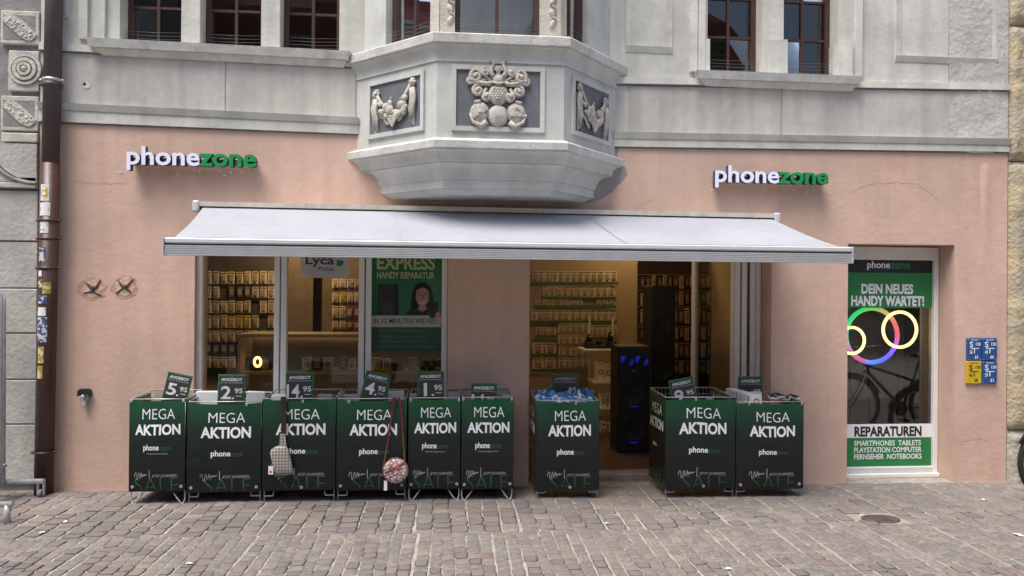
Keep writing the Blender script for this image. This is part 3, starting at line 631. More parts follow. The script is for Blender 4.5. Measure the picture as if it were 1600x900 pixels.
m = MB(); m.add([(-3.6, .302, 2.68), (3.15, .302, 2.68), (3.15, YB, 2.68), (-3.6, YB, 2.68)], [(0, 1, 2, 3)]); part(m, 'shop_ceiling', CEIL, house)
m = MB(); m.box(XL, -1.985, .301, .33, -.1, 2.9); m.box(.03, .705, .301, .33, -.1, 2.9); m.box(2.79, 3.15, .301, .33, -.1, 2.9); m.box(-1.985, .03, .301, .33, 2.161, 2.9); m.box(.705, 2.79, .301, .33, 2.161, 2.9); m.box(-1.985, .03, .301, .33, -.1, .479); part(m, 'inner_wall_face', WALLI, house)
m = MB(); a, b = at(489, 480, 2.4)[0], at(501, 480, 2.4)[0]; m.box(a, b, 2.4, 2.5, 0, 2.6); part(m, 'dark_post', mat('dark_brown_post', (.03, .02, .016), .6, .1), house)

# ================================================================== NEIGHBOURING HOUSES
ASH = mat('ashlar_paint', (.43, .43, .40), .9, .13, 3, .5, 30, streak=.2, blotch=((.33, .33, .31), 2, .5, .75, .5), spec=.2)
ASHL = mat('ornament_paint', (.52, .51, .46), .9, .14, 8, .5, 40, blotch=((.30, .30, .29), 5, .5, .75, .55), spec=.2)
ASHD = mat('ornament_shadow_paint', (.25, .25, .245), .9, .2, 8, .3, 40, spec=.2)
nl = thing('neighbour_house', 'grey stone-painted neighbour house at the left edge behind the downpipe', 'house')
m = MB(); m.box(-7.5, XL-.001, .02, 6, -.2, 6.4); part(m, 'wall', ASHD, nl)
xr = XL-.006
ys = [297, 377, 450.5, 520.5, 593, 663, 758]
for a, b in zip(ys, ys[1:]):
    z1, z0 = at(30, a)[1]-.004, at(30, b)[1]+.004
    for c, d in ((-4.05, xr), (-5.1, -4.058), (-6.2, -5.108)): m = MB(); m.bbox(c, d, -.004+random.uniform(-.003, .003), .04, max(z0, -.15), z1, .006); part(m, 'ashlar_block', ASH, nl)
m = MB(); z = at(30, 290)[1]; m.bbox(-6.2, xr, -.035, .03, z-.022, z+.02, .006); m.bbox(-6.2, xr, -.02, .03, z+.024, z+.075, .006); part(m, 'moulding', ASH, nl)
def npx(px, py): return at(px, py, -.01)
def orn_panel(y0, y1, x0=1, x1=71):
    m = MB(); a, b = npx(x0, (y0+y1)/2)[0], min(npx(x1, (y0+y1)/2)[0], xr); m.bbox(a, b, -.012, .04, npx(30, y1)[1], npx(30, y0)[1], .006); part(m, 'ornament_panel', ASHL, nl); return a, b, npx(30, y1)[1], npx(30, y0)[1]
def leafrel(y0, y1):
    a, b, z0, z1 = orn_panel(y0-7, y1+7); w = b-a-.05; cx, cz = (a+b)/2, (z0+z1)/2
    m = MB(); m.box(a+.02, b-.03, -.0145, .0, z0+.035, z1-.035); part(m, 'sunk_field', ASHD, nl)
    m = MB(); n = 12; top = [(-w*.56+w*1.12*k/n, .10*math.sin(math.pi*k/n)) for k in range(n+1)]; bot = [(-x, -z) for x, z in top][1:-1]
    poly = [(cx+x*.98-z*.42, cz+z*.95-x*.42) for x, z in top[::-1]+bot[::-1]]; m.prism(poly, -.022, -.01)
    for k in range(46):
        t = random.uniform(-.82, .82); s = random.uniform(-.8, .8)*.092*math.cos(t*math.pi/2); x, z = t*w/2, s; m.ball((cx+x*.98-z*.42, -.022, cz+z*.95-x*.42), random.uniform(.006, .012), (1, .5, 1.2), 6, 4, random.uniform(0, 2))
    part(m, 'leaf_ornament', ASHL, nl)
leafrel(24, 62); leafrel(157, 197)
a, b, z0, z1 = orn_panel(79, 142, 13, 72); cx, cz = at(41, 109)
m = MB(); 
for r0, r1, y in ((.100, .122, -.026), (.062, .088, -.034), (.030, .052, -.040)): m.ring((cx, cz), r0, r1, y, -.008, 28)
m.ball((cx, -.025, cz), .026, (1, .9, 1)); part(m, 'rosette', ASHL, nl)
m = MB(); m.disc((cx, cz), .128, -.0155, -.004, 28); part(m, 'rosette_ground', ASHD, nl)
m = MB(); a, b = npx(3, 215)[0], xr; m.bbox(a, b, -.024, .03, npx(30, 222)[1], npx(30, 208)[1], .006); part(m, 'moulding', ASHL, nl)
m = MB(); cxq, czq = npx(70, 226); cz2 = npx(70, 284)[1]; m.prism([(xr-.001, czq)]+[(xr-.001-(.33)*math.cos(math.pi/2*k/10), czq-(czq-cz2)*math.sin(math.pi/2*k/10)) for k in range(11)], -.03, .03); part(m, 'volute_block', ASH, nl)
m = MB(); q = [(xr-.36*math.cos(math.pi/2*k/10), czq-(czq-cz2+.02)*math.sin(math.pi/2*k/10)) for k in range(11)]; m.tube([(x, -.03, z) for x, z in q], .014, 6); part(m, 'volute_edge', ASHD, nl)
m = MB(); m.bbox(npx(28, 290)[0], xr, -.030, .03, npx(30, 291)[1]+.026, npx(30, 283)[1]+.03, .005); part(m, 'moulding', ASHL, nl)
nr = thing('neighbour_house', 'yellowish rough sandstone corner of the neighbouring house at the right edge', 'house', (0, 0, 0))
SAND = mat('rough_sandstone', (.48, .40, .26), .95, .2, 6, 1.3, 30, blotch=((.34, .315, .265), 3, .42, .62, .8), spec=.15)
m = MB(); m.box(XR+.02, 9, .06, 6, -.3, 6.4); part(m, 'wall', mat('dull_green_render', (.20, .24, .20), .9, .12, 3, .3, 30), nr)
zq = [-.25, at(1585, 672)[1], at(1585, 252)[1], at(1585, 40)[1], 4.7, 5.6, 6.4]
for a, b in zip(zq, zq[1:]):
    m = MB(); w = .34 if a < 2.3 else .24
    m.grid(lambda u, v: (XR+.008+w*u, -.045+(.05 if u in (0, 1) or v in (0, 1) else -.006+random.uniform(-.014, .014)), a+.004+(b-a-.008)*v), 8, max(4, int((b-a)/.05)))
    m.box(XR+.008, XR+.008+w, .004, .1, a+.004, b-.004)
    part(m, 'quoin_stone', mat('dull_quoin', (.40, .38, .32), .95, .2, 8, 1.0, 30, spec=.15) if a < 0 else SAND, nr)
# houses across the street (they show only as reflections in the window panes)
FARW = mat('far_wall', (.34, .33, .31), .9, .1, 2); FARD = mat('far_dark', (.035, .035, .035), .8, 0); FARR = mat('far_red_roof', (.15, .035, .028), .8, .2, 4); FARC = mat('far_cornice', (.28, .27, .25), .9, .1, 3)
def far_house(x0, x1, zw, zr, label, roof, y0=-22, y1=-14.5):
    h = thing('far_house', label, 'house', (0, 0, 0), 'houses across the street')
    m = MB(); m.box(x0, x1, y0, y1, gz(0)-.5, zw); part(m, 'wall', FARW, h)
    m = MB()
    for k in range(3): m.box(x0-.12-.13*k, x1+.12+.13*k, y0, y1+.12+.13*k, zw+.16*k, zw+.16*(k+1)-.005)
    part(m, 'cornice', FARC, h)
    m = MB(); prof = [(0, 0), (.10, .35), (.2, .62), (.34, .82), (.5, .94), (.62, 1)] if roof else [(0, 0), (.9, .4), (1.8, .8), (2.6, 1)]
    zb = zw+.48; W = x1-x0; rings = [[(x0-.3+W*.5*s*.9, y1+.4-2.6*s), (x1+.3-W*.5*s*.9, y1+.4-2.6*s), (x1+.3-W*.5*s*.9, y0+2*s), (x0-.3+W*.5*s*.9, y0+2*s)] for s, t in [(min(1, p[0]), p[1]) for p in prof]]
    V = [(x, y, zb+(zr-zb)*prof[i][1]) for i, r_ in enumerate(rings) for x, y in r_]; m.add(V, [(j*4+i, j*4+(i+1) % 4, (j+1)*4+(i+1) % 4, (j+1)*4+i) for j in range(len(prof)-1) for i in range(4)]+[tuple(4*(len(prof)-1)+i for i in range(4))]); part(m, 'roof', FARR, h)
    nx = max(2, int((x1-x0)/1.5))
    for fl in range(int(zw/2.9)):
        for k in range(nx):
            xc = x0+(k+.5)*(x1-x0)/nx; zb_ = .9+2.9*fl; m = MB(); m.box(xc-.45, xc+.45, y1-.1, y1+.02, zb_, zb_+1.45); w = part(m, 'window', FARD, h)
            m = MB(); m.box(xc-.55, xc+.55, y1-.1, y1+.10, zb_-.12, zb_-.01); part(m, 'sill', FARC, w)
far_house(-6.6, -2.3, 7.7, 10.5, 'far house mirrored as a red roof in the three left upper windows', True)
far_house(2.2, 8.3, 8.0, 10.4, 'far house mirrored as a red roof in the two right upper windows', True)
far_house(-30, -6.9, 10.0, 12.0, 'far house across the street beyond the left edge of the photograph', False)
far_house(-1.8, 1.7, 6.4, 7.8, 'low far house mirrored below the oriel windows', False)
far_house(8.7, 30, 6.2, 8.0, 'far house across the street beyond the right edge of the photograph', False)

far_house(-36, -28, 13.0, 16.0, 'added tall far house closing the street, mirrored in the left oriel window', False, -11, 5)  # unseen house, added to keep bright sky out of the left oriel pane
# ================================================================== DOWNPIPE WITH STICKERS
YP = -.085; PR = .064
xt, xb = at(84.5, 0, YP)[0], at(68, 768, YP)[0]; zt_, zb_ = at(84, 0, YP)[1], gz(-3.1)
def pipe_x(z): return xb+(xt-xb)*(z-zb_)/(zt_-zb_)
dp = thing('downpipe', 'tall brown rain downpipe plastered with stickers at the left corner', 'downpipe', (xb, YP, zb_))
zs1, zs2 = at(80, 255, YP)[1], at(80, 128, YP)[1]
m = MB(); m.tube([(pipe_x(zs1), YP, zs1), (pipe_x(5.2), YP, 5.2)], PR*.97, 20); part(m, 'upper_pipe', PIPE_UP, dp)
m = MB(); m.tube([(pipe_x(zb_), YP, zb_+.002), (pipe_x(zs1), YP, zs1-.002)], PR*1.04, 20); part(m, 'lower_pipe', PIPE_LO, dp)
for py, mt, h, r in ((126, STEEL, .012, 1.12), (133, PIPE_UP, .02, 1.10), (345, PIPE_LO, .010, 1.14), (373, PIPE_LO, .008, 1.10), (419, PIPE_LO, .010, 1.14), (706, PIPE_LO, .010, 1.12)):
    z = at(80, py, YP)[1]; m = MB(); m.tube([(pipe_x(z), YP, z-h), (pipe_x(z), YP, z+h)], PR*r, 20)
    m.box(pipe_x(z)-.008, pipe_x(z)+.008, YP+.05, .02, z-h, z+h)
    for s in (-1, 1): m.ball((pipe_x(z)+s*PR*1.25, YP-.01, z), .014, (1, 1, .8), 8, 5)
    part(m, 'pipe_clamp', mt, dp)
def sticker(py0, py1, a0, a1, mt, label, extra=None):
    z1, z0 = at(78, py0, YP)[1], at(78, py1, YP)[1]; r = PR*1.04+.0016
    def fn(u, v, k=0.0): a = R(-90)+R(a0+(a1-a0)*u); z = z0+(z1-z0)*v; return (pipe_x(z)+(r+k)*math.cos(a), YP+(r+k)*math.sin(a), z)
    m = MB(); m.grid(fn, 8, 1); o = part(m, 'sticker', mt, dp, label)
    for mt2, poly in (extra or []): m = MB(); m.add([fn(u, v, .0012) for u, v in poly], [list(range(len(poly)))]); part(m, 'print', mt2, o)
def ell(cu, cv, ru, rv, n=18): return [(cu+ru*math.cos(2*math.pi*k/n), cv+rv*math.sin(2*math.pi*k/n)) for k in range(n)]
YEL = mat('yellow_print', (.62, .50, .03), .5, .03); NAVY = mat('navy_print', (.02, .04, .14), .5, .03); BLUEP = mat('blue_print', (.03, .14, .42), .5, .03); REDP = mat('red_print', (.45, .02, .03), .5, .03)
GRAF = checker_mat('graffiti_print', (.55, .56, .58), (.05, .08, .2), 55, 0, 'voronoi'); GRAF2 = checker_mat('graffiti_print_warm', (.6, .58, .5), (.25, .05, .06), 50, 0, 'voronoi'); GRAF3 = checker_mat('graffiti_print_yellow', (.62, .58, .40), (.35, .30, .04), 45, 0, 'voronoi')
sticker(290, 315, -35, 22, WHITE, 'white sticker with a yellow round face', [(YEL, ell(.5, .5, .43, .42)), (BLACKPR, ell(.38, .62, .05, .07, 8)), (BLACKPR, ell(.62, .62, .05, .07, 8)), (BLACKPR, [(.27, .40), (.36, .28), (.5, .23), (.64, .28), (.73, .40), (.62, .33), (.5, .29), (.38, .33)])])
sticker(318, 338, -38, 30, WHITE, 'white badge sticker with dark lettering', [(BLACKPR, [(.1, .35), (.9, .35), (.9, .62), (.1, .62)])] + [(WHITE, [(u, .4), (u+.07, .4), (u+.07, .57), (u, .57)]) for u in (.2, .34, .5, .66, .78)][:0])
sticker(347, 365, -34, 22, WHITEP, 'white sticker with blue lines', [(BLUEP, [(.1, .62), (.9, .62), (.9, .78), (.1, .78)]), (NAVY, [(.1, .2), (.55, .2), (.55, .34), (.1, .34)])])
sticker(387, 409, -38, 6, GRAF, 'torn white and black sticker'); sticker(423, 432, -40, -12, WHITEP, 'small white sticker scrap')
sticker(437, 449, -40, -8, GRAF2, 'small red and white sticker'); sticker(441, 459, -6, 44, GRAF3, 'yellow and black sticker'); sticker(462, 474, -34, 22, GRAF, 'blue and white sticker')
sticker(480, 493, -40, 18, WHITEP, 'white sticker with a blue strip', [(BLUEP, [(.05, .62), (.95, .62), (.95, .92), (.05, .92)])]); sticker(495, 534, -38, 28, GRAF, 'large blue and grey comic-coloured sticker')
sticker(541, 566, -28, 10, GRAF3, 'worn yellow lettered sticker'); sticker(570, 590, -30, 6, GRAF3, 'worn pale yellow sticker below')

# ================================================================== AWNING
AX0, AX1, AY = -1.895, 2.993, -.90; CX0, CX1 = at(309, 315, -.12)[0], at(1213, 330, -.12)[0]
aw = thing('awning', 'wide pale lilac-white fabric awning with ribbed grey front bar over the shop', 'awning', (.45, -.02, 2.25))
zc0, zc1 = 2.285, 2.27
m = MB(); m.skew(CX0, zc0-.045, zc0-.008, CX1, zc1-.045, zc1-.008, -.15, -.002); part(m, 'cassette', CASS, aw)
m = MB(); m.skew(CX0+.02, zc0-.075, zc0-.047, CX1-.02, zc1-.075, zc1-.047, -.12, -.004); part(m, 'roller_shadow_gap', BLACK, aw)
for x, z in ((CX0, zc0), (CX1, zc1)): m = MB(); m.bbox(x-.03, x+.02, -.165, -.004, z-.09, z-.002, .01); part(m, 'end_cap', AWNBARL, aw)
def fab(u, v):
    xa = (CX0+.045)+(CX1-CX0-.09)*u; xf_ = (AX0+.05)+(AX1-AX0-.12)*u; x = xa+(xf_-xa)*v; y = -.13+(AY+.05+.13)*v
    z = (zc0-.052+(zc1-zc0)*u)*(1-v)+1.948*v-.013*math.sin(math.pi*v)*(1+.4*math.sin(u*9))-.003*math.sin(u*41)*math.sin(math.pi*v)-.004*math.sin(u*23+v*4)*math.sin(math.pi*v)
    return (x, y, z)
m = MB(); m.grid(fab, 60, 14); part(m, 'fabric', AWN, aw)
for u in (.32, .66): m = MB(); m.grid(lambda a, v, u=u: tuple(Vector(fab(u+a*.0022, v))+Vector((0, -.002, .0045))), 1, 14); part(m, 'fabric_seam', mat('fabric_seam', (.31, .325, .365), .85, 0), aw)
m = MB(); m.bbox(AX0, AX1, AY-.005, AY+.06, 1.905, 1.942, .008); part(m, 'front_bar_top', AWNBARL, aw)
m = MB(); m.box(AX0+.004, AX1-.004, AY+.012, AY+.05, 1.893, 1.9045); part(m, 'front_bar_groove', mat('bar_groove', (.08, .085, .09), .6, 0), aw)
m = MB(); m.box(AX0, AX1, AY+.006, AY+.05, 1.822, 1.8925)
for k in range(6): z = 1.8235+.0117*k; m.box(AX0+.001, AX1-.001, AY-.001, AY+.0058, z, z+.0075)
part(m, 'front_bar', AWNBAR, aw)
for x in (AX0-.006, AX1+.006): m = MB(); m.bbox(x-.005, x+.005, AY-.008, AY+.062, 1.82, 1.944, .003); part(m, 'bar_end_cap', AWNBAR, aw)
for s, xw, xf_ in ((1, CX0+.5, AX0+1.0), (-1, CX1-.5, AX1-1.0)):   # folding arms under the cloth
    m = MB(); e = Vector((xw+s*.75, -.50, 2.03)); m.tube([(xw, -.10, zc0-.09), tuple(e)], .022, 8); m.tube([tuple(e), (xf_, AY+.04, 1.90)], .018, 8); m.ball(tuple(e), .03); part(m, 'folding_arm', AWNBARL, aw)

# ================================================================== ILLUMINATED LETTER SIGNS
SIGNW = mat('sign_white_acrylic', (.66, .68, .86), .35, .02, 5, emit=.10); SIGNG = mat('sign_green_acrylic', (.010, .24, .075), .35, .02, 5, emit=.06); SIGNS = mat('sign_letter_return', (.07, .075, .10), .5, 0); SIGNB = mat('sign_rail', (.42, .33, .32), .5, .05); SIGNSG = mat('sign_green_return', (.008, .09, .035), .5, 0)
def solid(m, vs, fs, fn, d):   # push a flat word face back by d, with side walls
    b = len(m.v); n = len(vs); m.v += [fn(u, v, 0) for u, v in vs]+[fn(u, v, d) for u, v in vs]; edges = {}
    for f in fs:
        m.f.append([b+i for i in f]); m.m.append(0); m.sm.append(False)
        for i in range(len(f)):
            e = (f[i], f[(i+1) % len(f)]); k = tuple(sorted(e)); edges[k] = None if k in edges else e
    for e in edges.values():
        if e: m.f.append([b+e[0], b+e[1], b+n+e[1], b+n+e[0]]); m.m.append(1); m.sm.append(False)
def sign(px0, px1, base, xh, label):
    Y = -.115; x0, x1 = at(px0, base, Y)[0], at(px1, base, Y)[0]; pm = (px0+px1)/2; zb = at(pm, base, Y)[1]; h = at(pm, xh, Y)[1]-zb; sl_ = (at(px1, base, Y)[1]-at(px0, base, Y)[1])*0
    s = thing('shop_sign', label, 'sign', (x0, Y, zb), 'letter signs above the awning')
    full = 'phonezone'; bold = .022
    def ext(t): v = text_raw(t, bold)[0]; return min(p[0] for p in v), max(p[0] for p in v)
    W = ext(full)[1]-ext(full)[0]; xs_ = text_raw('x', bold)[0]; hx = max(p[1] for p in xs_)-min(p[1] for p in xs_)
    ku, kv = (x1-x0)/W, h/hx; x_off = ext(full)[0]
    for i, ch in enumerate(full):
        vs, fs = text_raw(ch, bold); shift = ext(full[:i+1])[1]-ext(ch)[1]
        m = MB(); solid(m, vs, fs, lambda u, v, d: (x0+(u+shift-x_off)*ku, Y+d, zb+v*kv), .055)
        part(m, 'letter', [SIGNW, SIGNS] if i < 5 else [SIGNG, SIGNSG], s)
    m = MB(); m.bbox(x0+.01, x1-.01, -.058, -.012, zb+.004, zb+h*.62, .003); part(m, 'mounting_rail', SIGNB, s)
    m = MB()
    for k in range(5): x = x0+.06+(x1-x0-.12)*k/4; m.tube([(x, -.012, zb+.03), (x, .01, zb+.03)], .008, 6)
    part(m, 'wall_pin', STEEL, s)
sign(197.5, 400, 258, 238.5, 'white and green letter sign above the left end of the awning'); sign(1117.5, 1295, 285.5, 267.5, 'white and green letter sign above the right end of the awning')
FILL = mat('pale_filler', (.62, .58, .54), .9, .1, 30)
m = MB(); random.seed(5)
for px, py in [(370, 262), (188, 269), (238, 270), (278, 272), (304, 266), (312, 266), (331, 263), (344, 267), (351, 274), (361, 269), (378, 269), (388, 269), (403, 278), (303, 273), (1112, 297), (1155, 299), (1188, 300), (1194, 295), (1211, 300), (1224, 296), (1240, 297), (1250, 299), (1260, 300), (1272, 297), (1284, 297), (1299, 303), (133, 132), (136, 134)]:
    x, z = at(px, py); m.disc((x, z), random.uniform(.006, .013)*(2.2 if py < 140 else 1), -.003 if py > 140 else -.0125, .005, 9)
part(m, 'filled_drill_hole', FILL, house, kind='stuff')

# ================================================================== SALE BINS
BINS = [  # px left, px right at the front face, narrow layout, leg style, front plane, label
 (202, 289, True, 'v', -.42, 'leftmost dark green sale bin, narrow, at the end of the row by the downpipe'),
 (292, 408, False, 'u', -.41, 'wide dark green sale bin, second in the row, behind the 2.95 price sign'),
 (410, 524, False, 'u', -.41, 'wide dark green sale bin with the checked bag hanging on it'),
 (526, 635, False, 'u', -.41, 'wide dark green sale bin with the round bag hanging on it'),
 (638, 719, True, 'v', -.41, 'narrow dark green sale bin under the 1.95 price sign'),
 (721, 802, True, 'v', -.41, 'narrow dark green sale bin against the pink pillar left of the entrance'),
 (838, 936, False, 'u', -.40, 'dark green sale bin heaped with blue packets at the left of the entrance'),
 (1040, 1149, False, 'u', -.42, 'dark green sale bin under the left-tilted price sign, right of the entrance'),
 (1151, 1255, False, 'u', -.42, 'rightmost dark green sale bin holding a row of white boxes')]
BTOP = [(625, 768), (629, 769), (624, 766), (624, 766), (623, 764), (622, 764), (627, 766), (622, 764), (629, 764)]
bin_info = []
random.seed(21)
def scribble(fn, u0, u1, v0, v1, m, w):   # hand-written word as a thin ribbon
    pts = [(0, .35), (.03, .75), (.10, .95), (.16, .8), (.16, .35), (.17, .02), (.22, -.1), (.27, .25), (.33, .85), (.36, .95), (.38, .55), (.40, .2), (.46, .35), (.52, .85), (.56, .92), (.55, .6), (.56, .42), (.63, .45), (.68, .62), (.64, .72), (.62, .58), (.70, .48), (.76, .56), (.82, .7), (.78, .74), (.77, .62), (.85, .55), (.92, .66), (1, .72)]
    P = [(u0+(u1-u0)*a, v0+(v1-v0)*b) for a, b in pts]
    for (a, b), (c, d) in zip(P, P[1:]):
        L = math.hypot(c-a, d-b) or 1; nx, ny = -(d-b)/L*w, (c-a)/L*w; ex, ey = (c-a)/L*w*.5, (d-b)/L*w*.5
        m.add([fn(a-ex+nx, b-ey+ny), fn(c+ex+nx, d+ey+ny), fn(c+ex-nx, d+ey-ny), fn(a-ex-nx, b-ey-ny)], [(0, 1, 2, 3)])
def make_bin(i, px0, px1, narrow, legs, Y, label):
    yt, yb = BTOP[i]; pm = (px0+px1)/2; cx = (at(px0, 690, Y)[0]+at(px1, 690, Y)[0])/2; W = at(px1, 690, Y)[0]-at(px0, 690, Y)[0]; g0 = gz(cx)
    zt, zb = at(pm, yt, Y)[1]-g0, at(pm, yb, Y)[1]-g0; D = .40 if i < 6 else .46
    b = thing('sale_bin', label, 'display bin', (cx, Y, g0), 'green sale bins in front of the shop', rot=(0, 0, R(random.uniform(-.6, .6)) if i not in (7, 8) else 0))
    ph = [random.uniform(0, 6.28) for _ in range(6)]; amp = random.uniform(.005, .012)
    clips = [(.0, 1.0), (.80,), (.55,), (.17,), (.04, .98), (.03, .97), (.62,), (.42,), (.18, .98)][i]
    def yoff(u, v):   # loose vinyl: belly, ripples, dents below the clips
        s = -amp*1.6*math.sin(math.pi*u)*math.sin(math.pi*v)-.0045*math.sin(5.5*u+ph[0]+3.5*v)*math.sin(math.pi*v)-.003*math.sin(9*u*(.4+v)+ph[1])*(.4+.6*v)-.0025*math.sin(14*v+6*u+ph[2])*u*(1-u)*4
        if i == 1: s += -.030*math.exp(-((u-.14)**2/.02+(v-.34+.25*u)**2/.006))+.010*math.exp(-((u-.25)**2/.04+(v-.22+.2*u)**2/.01))
        if i in (7, 8): s += -.007*math.exp(-((u-clips[0]-.10*(1-v)*2)**2/.006))*max(0, v-.3)
        return s
    def top(u): return zt-(.014*math.sin(math.pi*u)**.6*(1 if i in (1, 3) else .6) if i not in (7, 8) else .016*abs(math.sin(math.pi*(u-clips[0])*1.3)))
    def F(u, v, k=0.0): return (-W/2+W*u, yoff(u, v)-k, zb+(top(u)-zb)*v)
    m = MB(); m.grid(lambda u, v: F(u, v), 22, 22)
    bl = .018 if i == 8 else .006
    m.grid(lambda u, v: (-W/2-.002-(.012 if i == 0 else .004)*math.sin(math.pi*u)*math.sin(math.pi*v), D*(1-u), zb+(zt-zb)*v), 8, 12)
    m.grid(lambda u, v: (W/2+.002+bl*math.sin(math.pi*u)*math.sin(math.pi*v)+(.03*u*math.sin(math.pi*v) if i == 8 else 0), D*u, zb+(zt-zb)*v), 8, 12)
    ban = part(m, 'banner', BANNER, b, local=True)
    P = lambda u, v: F(u, v, .0022 if i < 7 else .0050)
    def pr(s, u0, u1, v0, v1, mt, bold=0.0, shear=0.0, nm='lettering'): mm = MB(); letter(mm, s, u0, u1, v0, v1, P, bold, shear); part(mm, nm, mt, ban, local=True)
    if narrow: L = dict(mega=(.24, .82, .80, .915), akt=(.11, .92, .625, .745), ph=(.265, .545, .765, .455), tag=True, sale=(.10, .90), scr=(.10, .33), ln=.37, jz=(.42, .86))
    else: L = dict(mega=(.29, .785, .79, .905), akt=(.185, .865, .615, .745), ph=(.325, .59, .755, .405), tag=False, sale=(.24, .87), scr=(.18, .41), ln=.44, jz=(.48, .85))
    pr('MEGA', *L['mega'], WHITE, -.010); pr('AKTION', *L['akt'], WHITE, .034)
    a, b_, c, z = L['ph']; pr('phone', a, b_, z-.016, z+.07, WHITE, .022); pr('zone', b_+.006, c, z, z+.042, DGREEN, .0)
    if L['tag']: pr('Verkauf & Reparaturen', a+.06, c-.06, z-.045, z-.022, GREYPR)
    pr('JETZT ZUGREIFEN!', *L['jz'], .155, .19, GREYPR, 0, .25)
    mm = MB(); scribble(P, *L['scr'], .135, .215, mm, .0036); part(mm, 'handwriting', GREYPR, ban, local=True)
    mm = MB(); mm.add([P(L['ln'], .14), P(L['ln']+.009, .14), P(L['ln']+.009, .245), P(L['ln'], .245)], [(0, 1, 2, 3)]); part(mm, 'rule_line', GREYPR, ban, local=True)
    vs, fs = text_raw('SALE', -.018); q = fit(vs, L['sale'][0], L['sale'][1], -.010, .160)
    bm = bmesh.new(); V = [bm.verts.new((u, v, 0)) for u, v in q]
    for f in fs: bm.faces.new([V[k] for k in f])
    bmesh.ops.bisect_plane(bm, geom=bm.verts[:]+bm.edges[:]+bm.faces[:], plane_co=(0, .018, 0), plane_no=(0, -1, 0), clear_outer=True); bm.verts.index_update()
    mm = MB(); mm.add([P(v.co.x, v.co.y) for v in bm.verts], [[v.index for v in f.verts] for f in bm.faces]); bm.free(); part(mm, 'lettering', SALEM, ban, local=True)
    if i in (6, 7):   # the side of the wrap carries the same print
        S = lambda u, v: (-W/2-.0085-.004*math.sin(math.pi*(1-u))*math.sin(math.pi*v), D*(1-u), zb+(zt-zb)*v)
        for s, u0, u1, v0, v1, bo in (('MEGA', .26, .84, .79, .905, 0), ('AKTION', .10, .92, .62, .74, .034), ('phone', .32, .55, .40, .46, .02), ('SALE', .2, .8, .03, .13, 0)):
            mm = MB(); letter(mm, s, u0, u1, v0, v1, S, bo); part(mm, 'lettering', WHITE if s != 'SALE' else DGREEN, ban, local=True)
    gr = [(.06, .055), (.94, .055)] if i not in (2, 6, 7) else [(.54, .035)]
    for u, v in gr:
        x, y, z = F(u, v, .003); mm = MB(); mm.ring((x, z), .005, .011, y-.002, y+.002, 14); part(mm, 'grommet', WIRE, ban, local=True)
    # wire basket
    fr = thing_part('wire_frame', b); r = .0032
    def wire(pts, rr=r, nm='wire'): mm = MB(); mm.tube(pts, rr, 6); part(mm, nm, WIRE, fr, local=True)
    h = zt+.022; x0, x1, y0, y1 = -W/2+.006, W/2-.006, .016, D-.004
    mm = MB(); mm.tube([(x0, y0, zt+.004), (x1, y0, zt+.004), (x1, y1, h), (x0, y1, h)], .0042, 6, closed=True)
    part(mm, 'rim', WIRE, fr, local=True)
    mm = MB(); nW = int(W/.032); nD = int(D/.04)
    for k in range(nW+1): x = x0+(x1-x0)*k/nW; mm.tube([(x, y1, .12), (x, y1, h)], .0016, 4, False)
    for k in range(1, nD): y = y0+(y1-y0)*k/nD; [mm.tube([(x, y, .12), (x, y, zt+.004+(h-zt-.004)*k/nD)], .0016, 4, False) for x in (x0, x1)]
    for z in (zt-.03, zt-.10, zt-.2, zt-.3): mm.tube([(x0, y0, z), (x0, y1, z), (x1, y1, z), (x1, y0, z)], .002, 4, False)
    part(mm, 'wire_mesh', WIRE, fr, local=True)
    mm = MB(); mm.box(x0+.004, x1-.004, y0+.004, y1-.004, zt-.27, zt-.262); part(mm, 'bin_floor', BLACK, fr, local=True)
    for s, x in ((-1, x0), (1, x1)):
        for y in (y0+.012, y1):
            if legs == 'v': wire([(x, y, zt-.02), (x, y, .03), (x-s*.012, y-.004, .004), (x-s*.03, y-.004, .004), (x-s*.085, y, .085)], .0052, 'leg')
            else: wire([(x-s*.004, y, zt-.02), (x-s*.004, y, .004)], .0045, 'leg'); wire([(x-s*.004, y-.004, .05), (x-s*.07, y-.004, .05), (x-s*.075, y-.004, .095)], .0045, 'foot_loop')
    for u in clips:
        u = min(max(u, .03), .97); mm = MB(); x, y, z = F(u, 1); mm.tube([(x-.005, y-.004, z-.02), (x-.005, y-.007, z+.006), (x+.005, y-.007, z+.006), (x+.005, y-.004, z-.02)], .0024, 5); part(mm, 'clip', WHITEP, fr, local=True)
    bin_info.append(dict(cx=cx, Y=Y, g=g0, zt=zt+g0, W=W, D=D))
for i, q in enumerate(BINS): make_bin(i, *q)

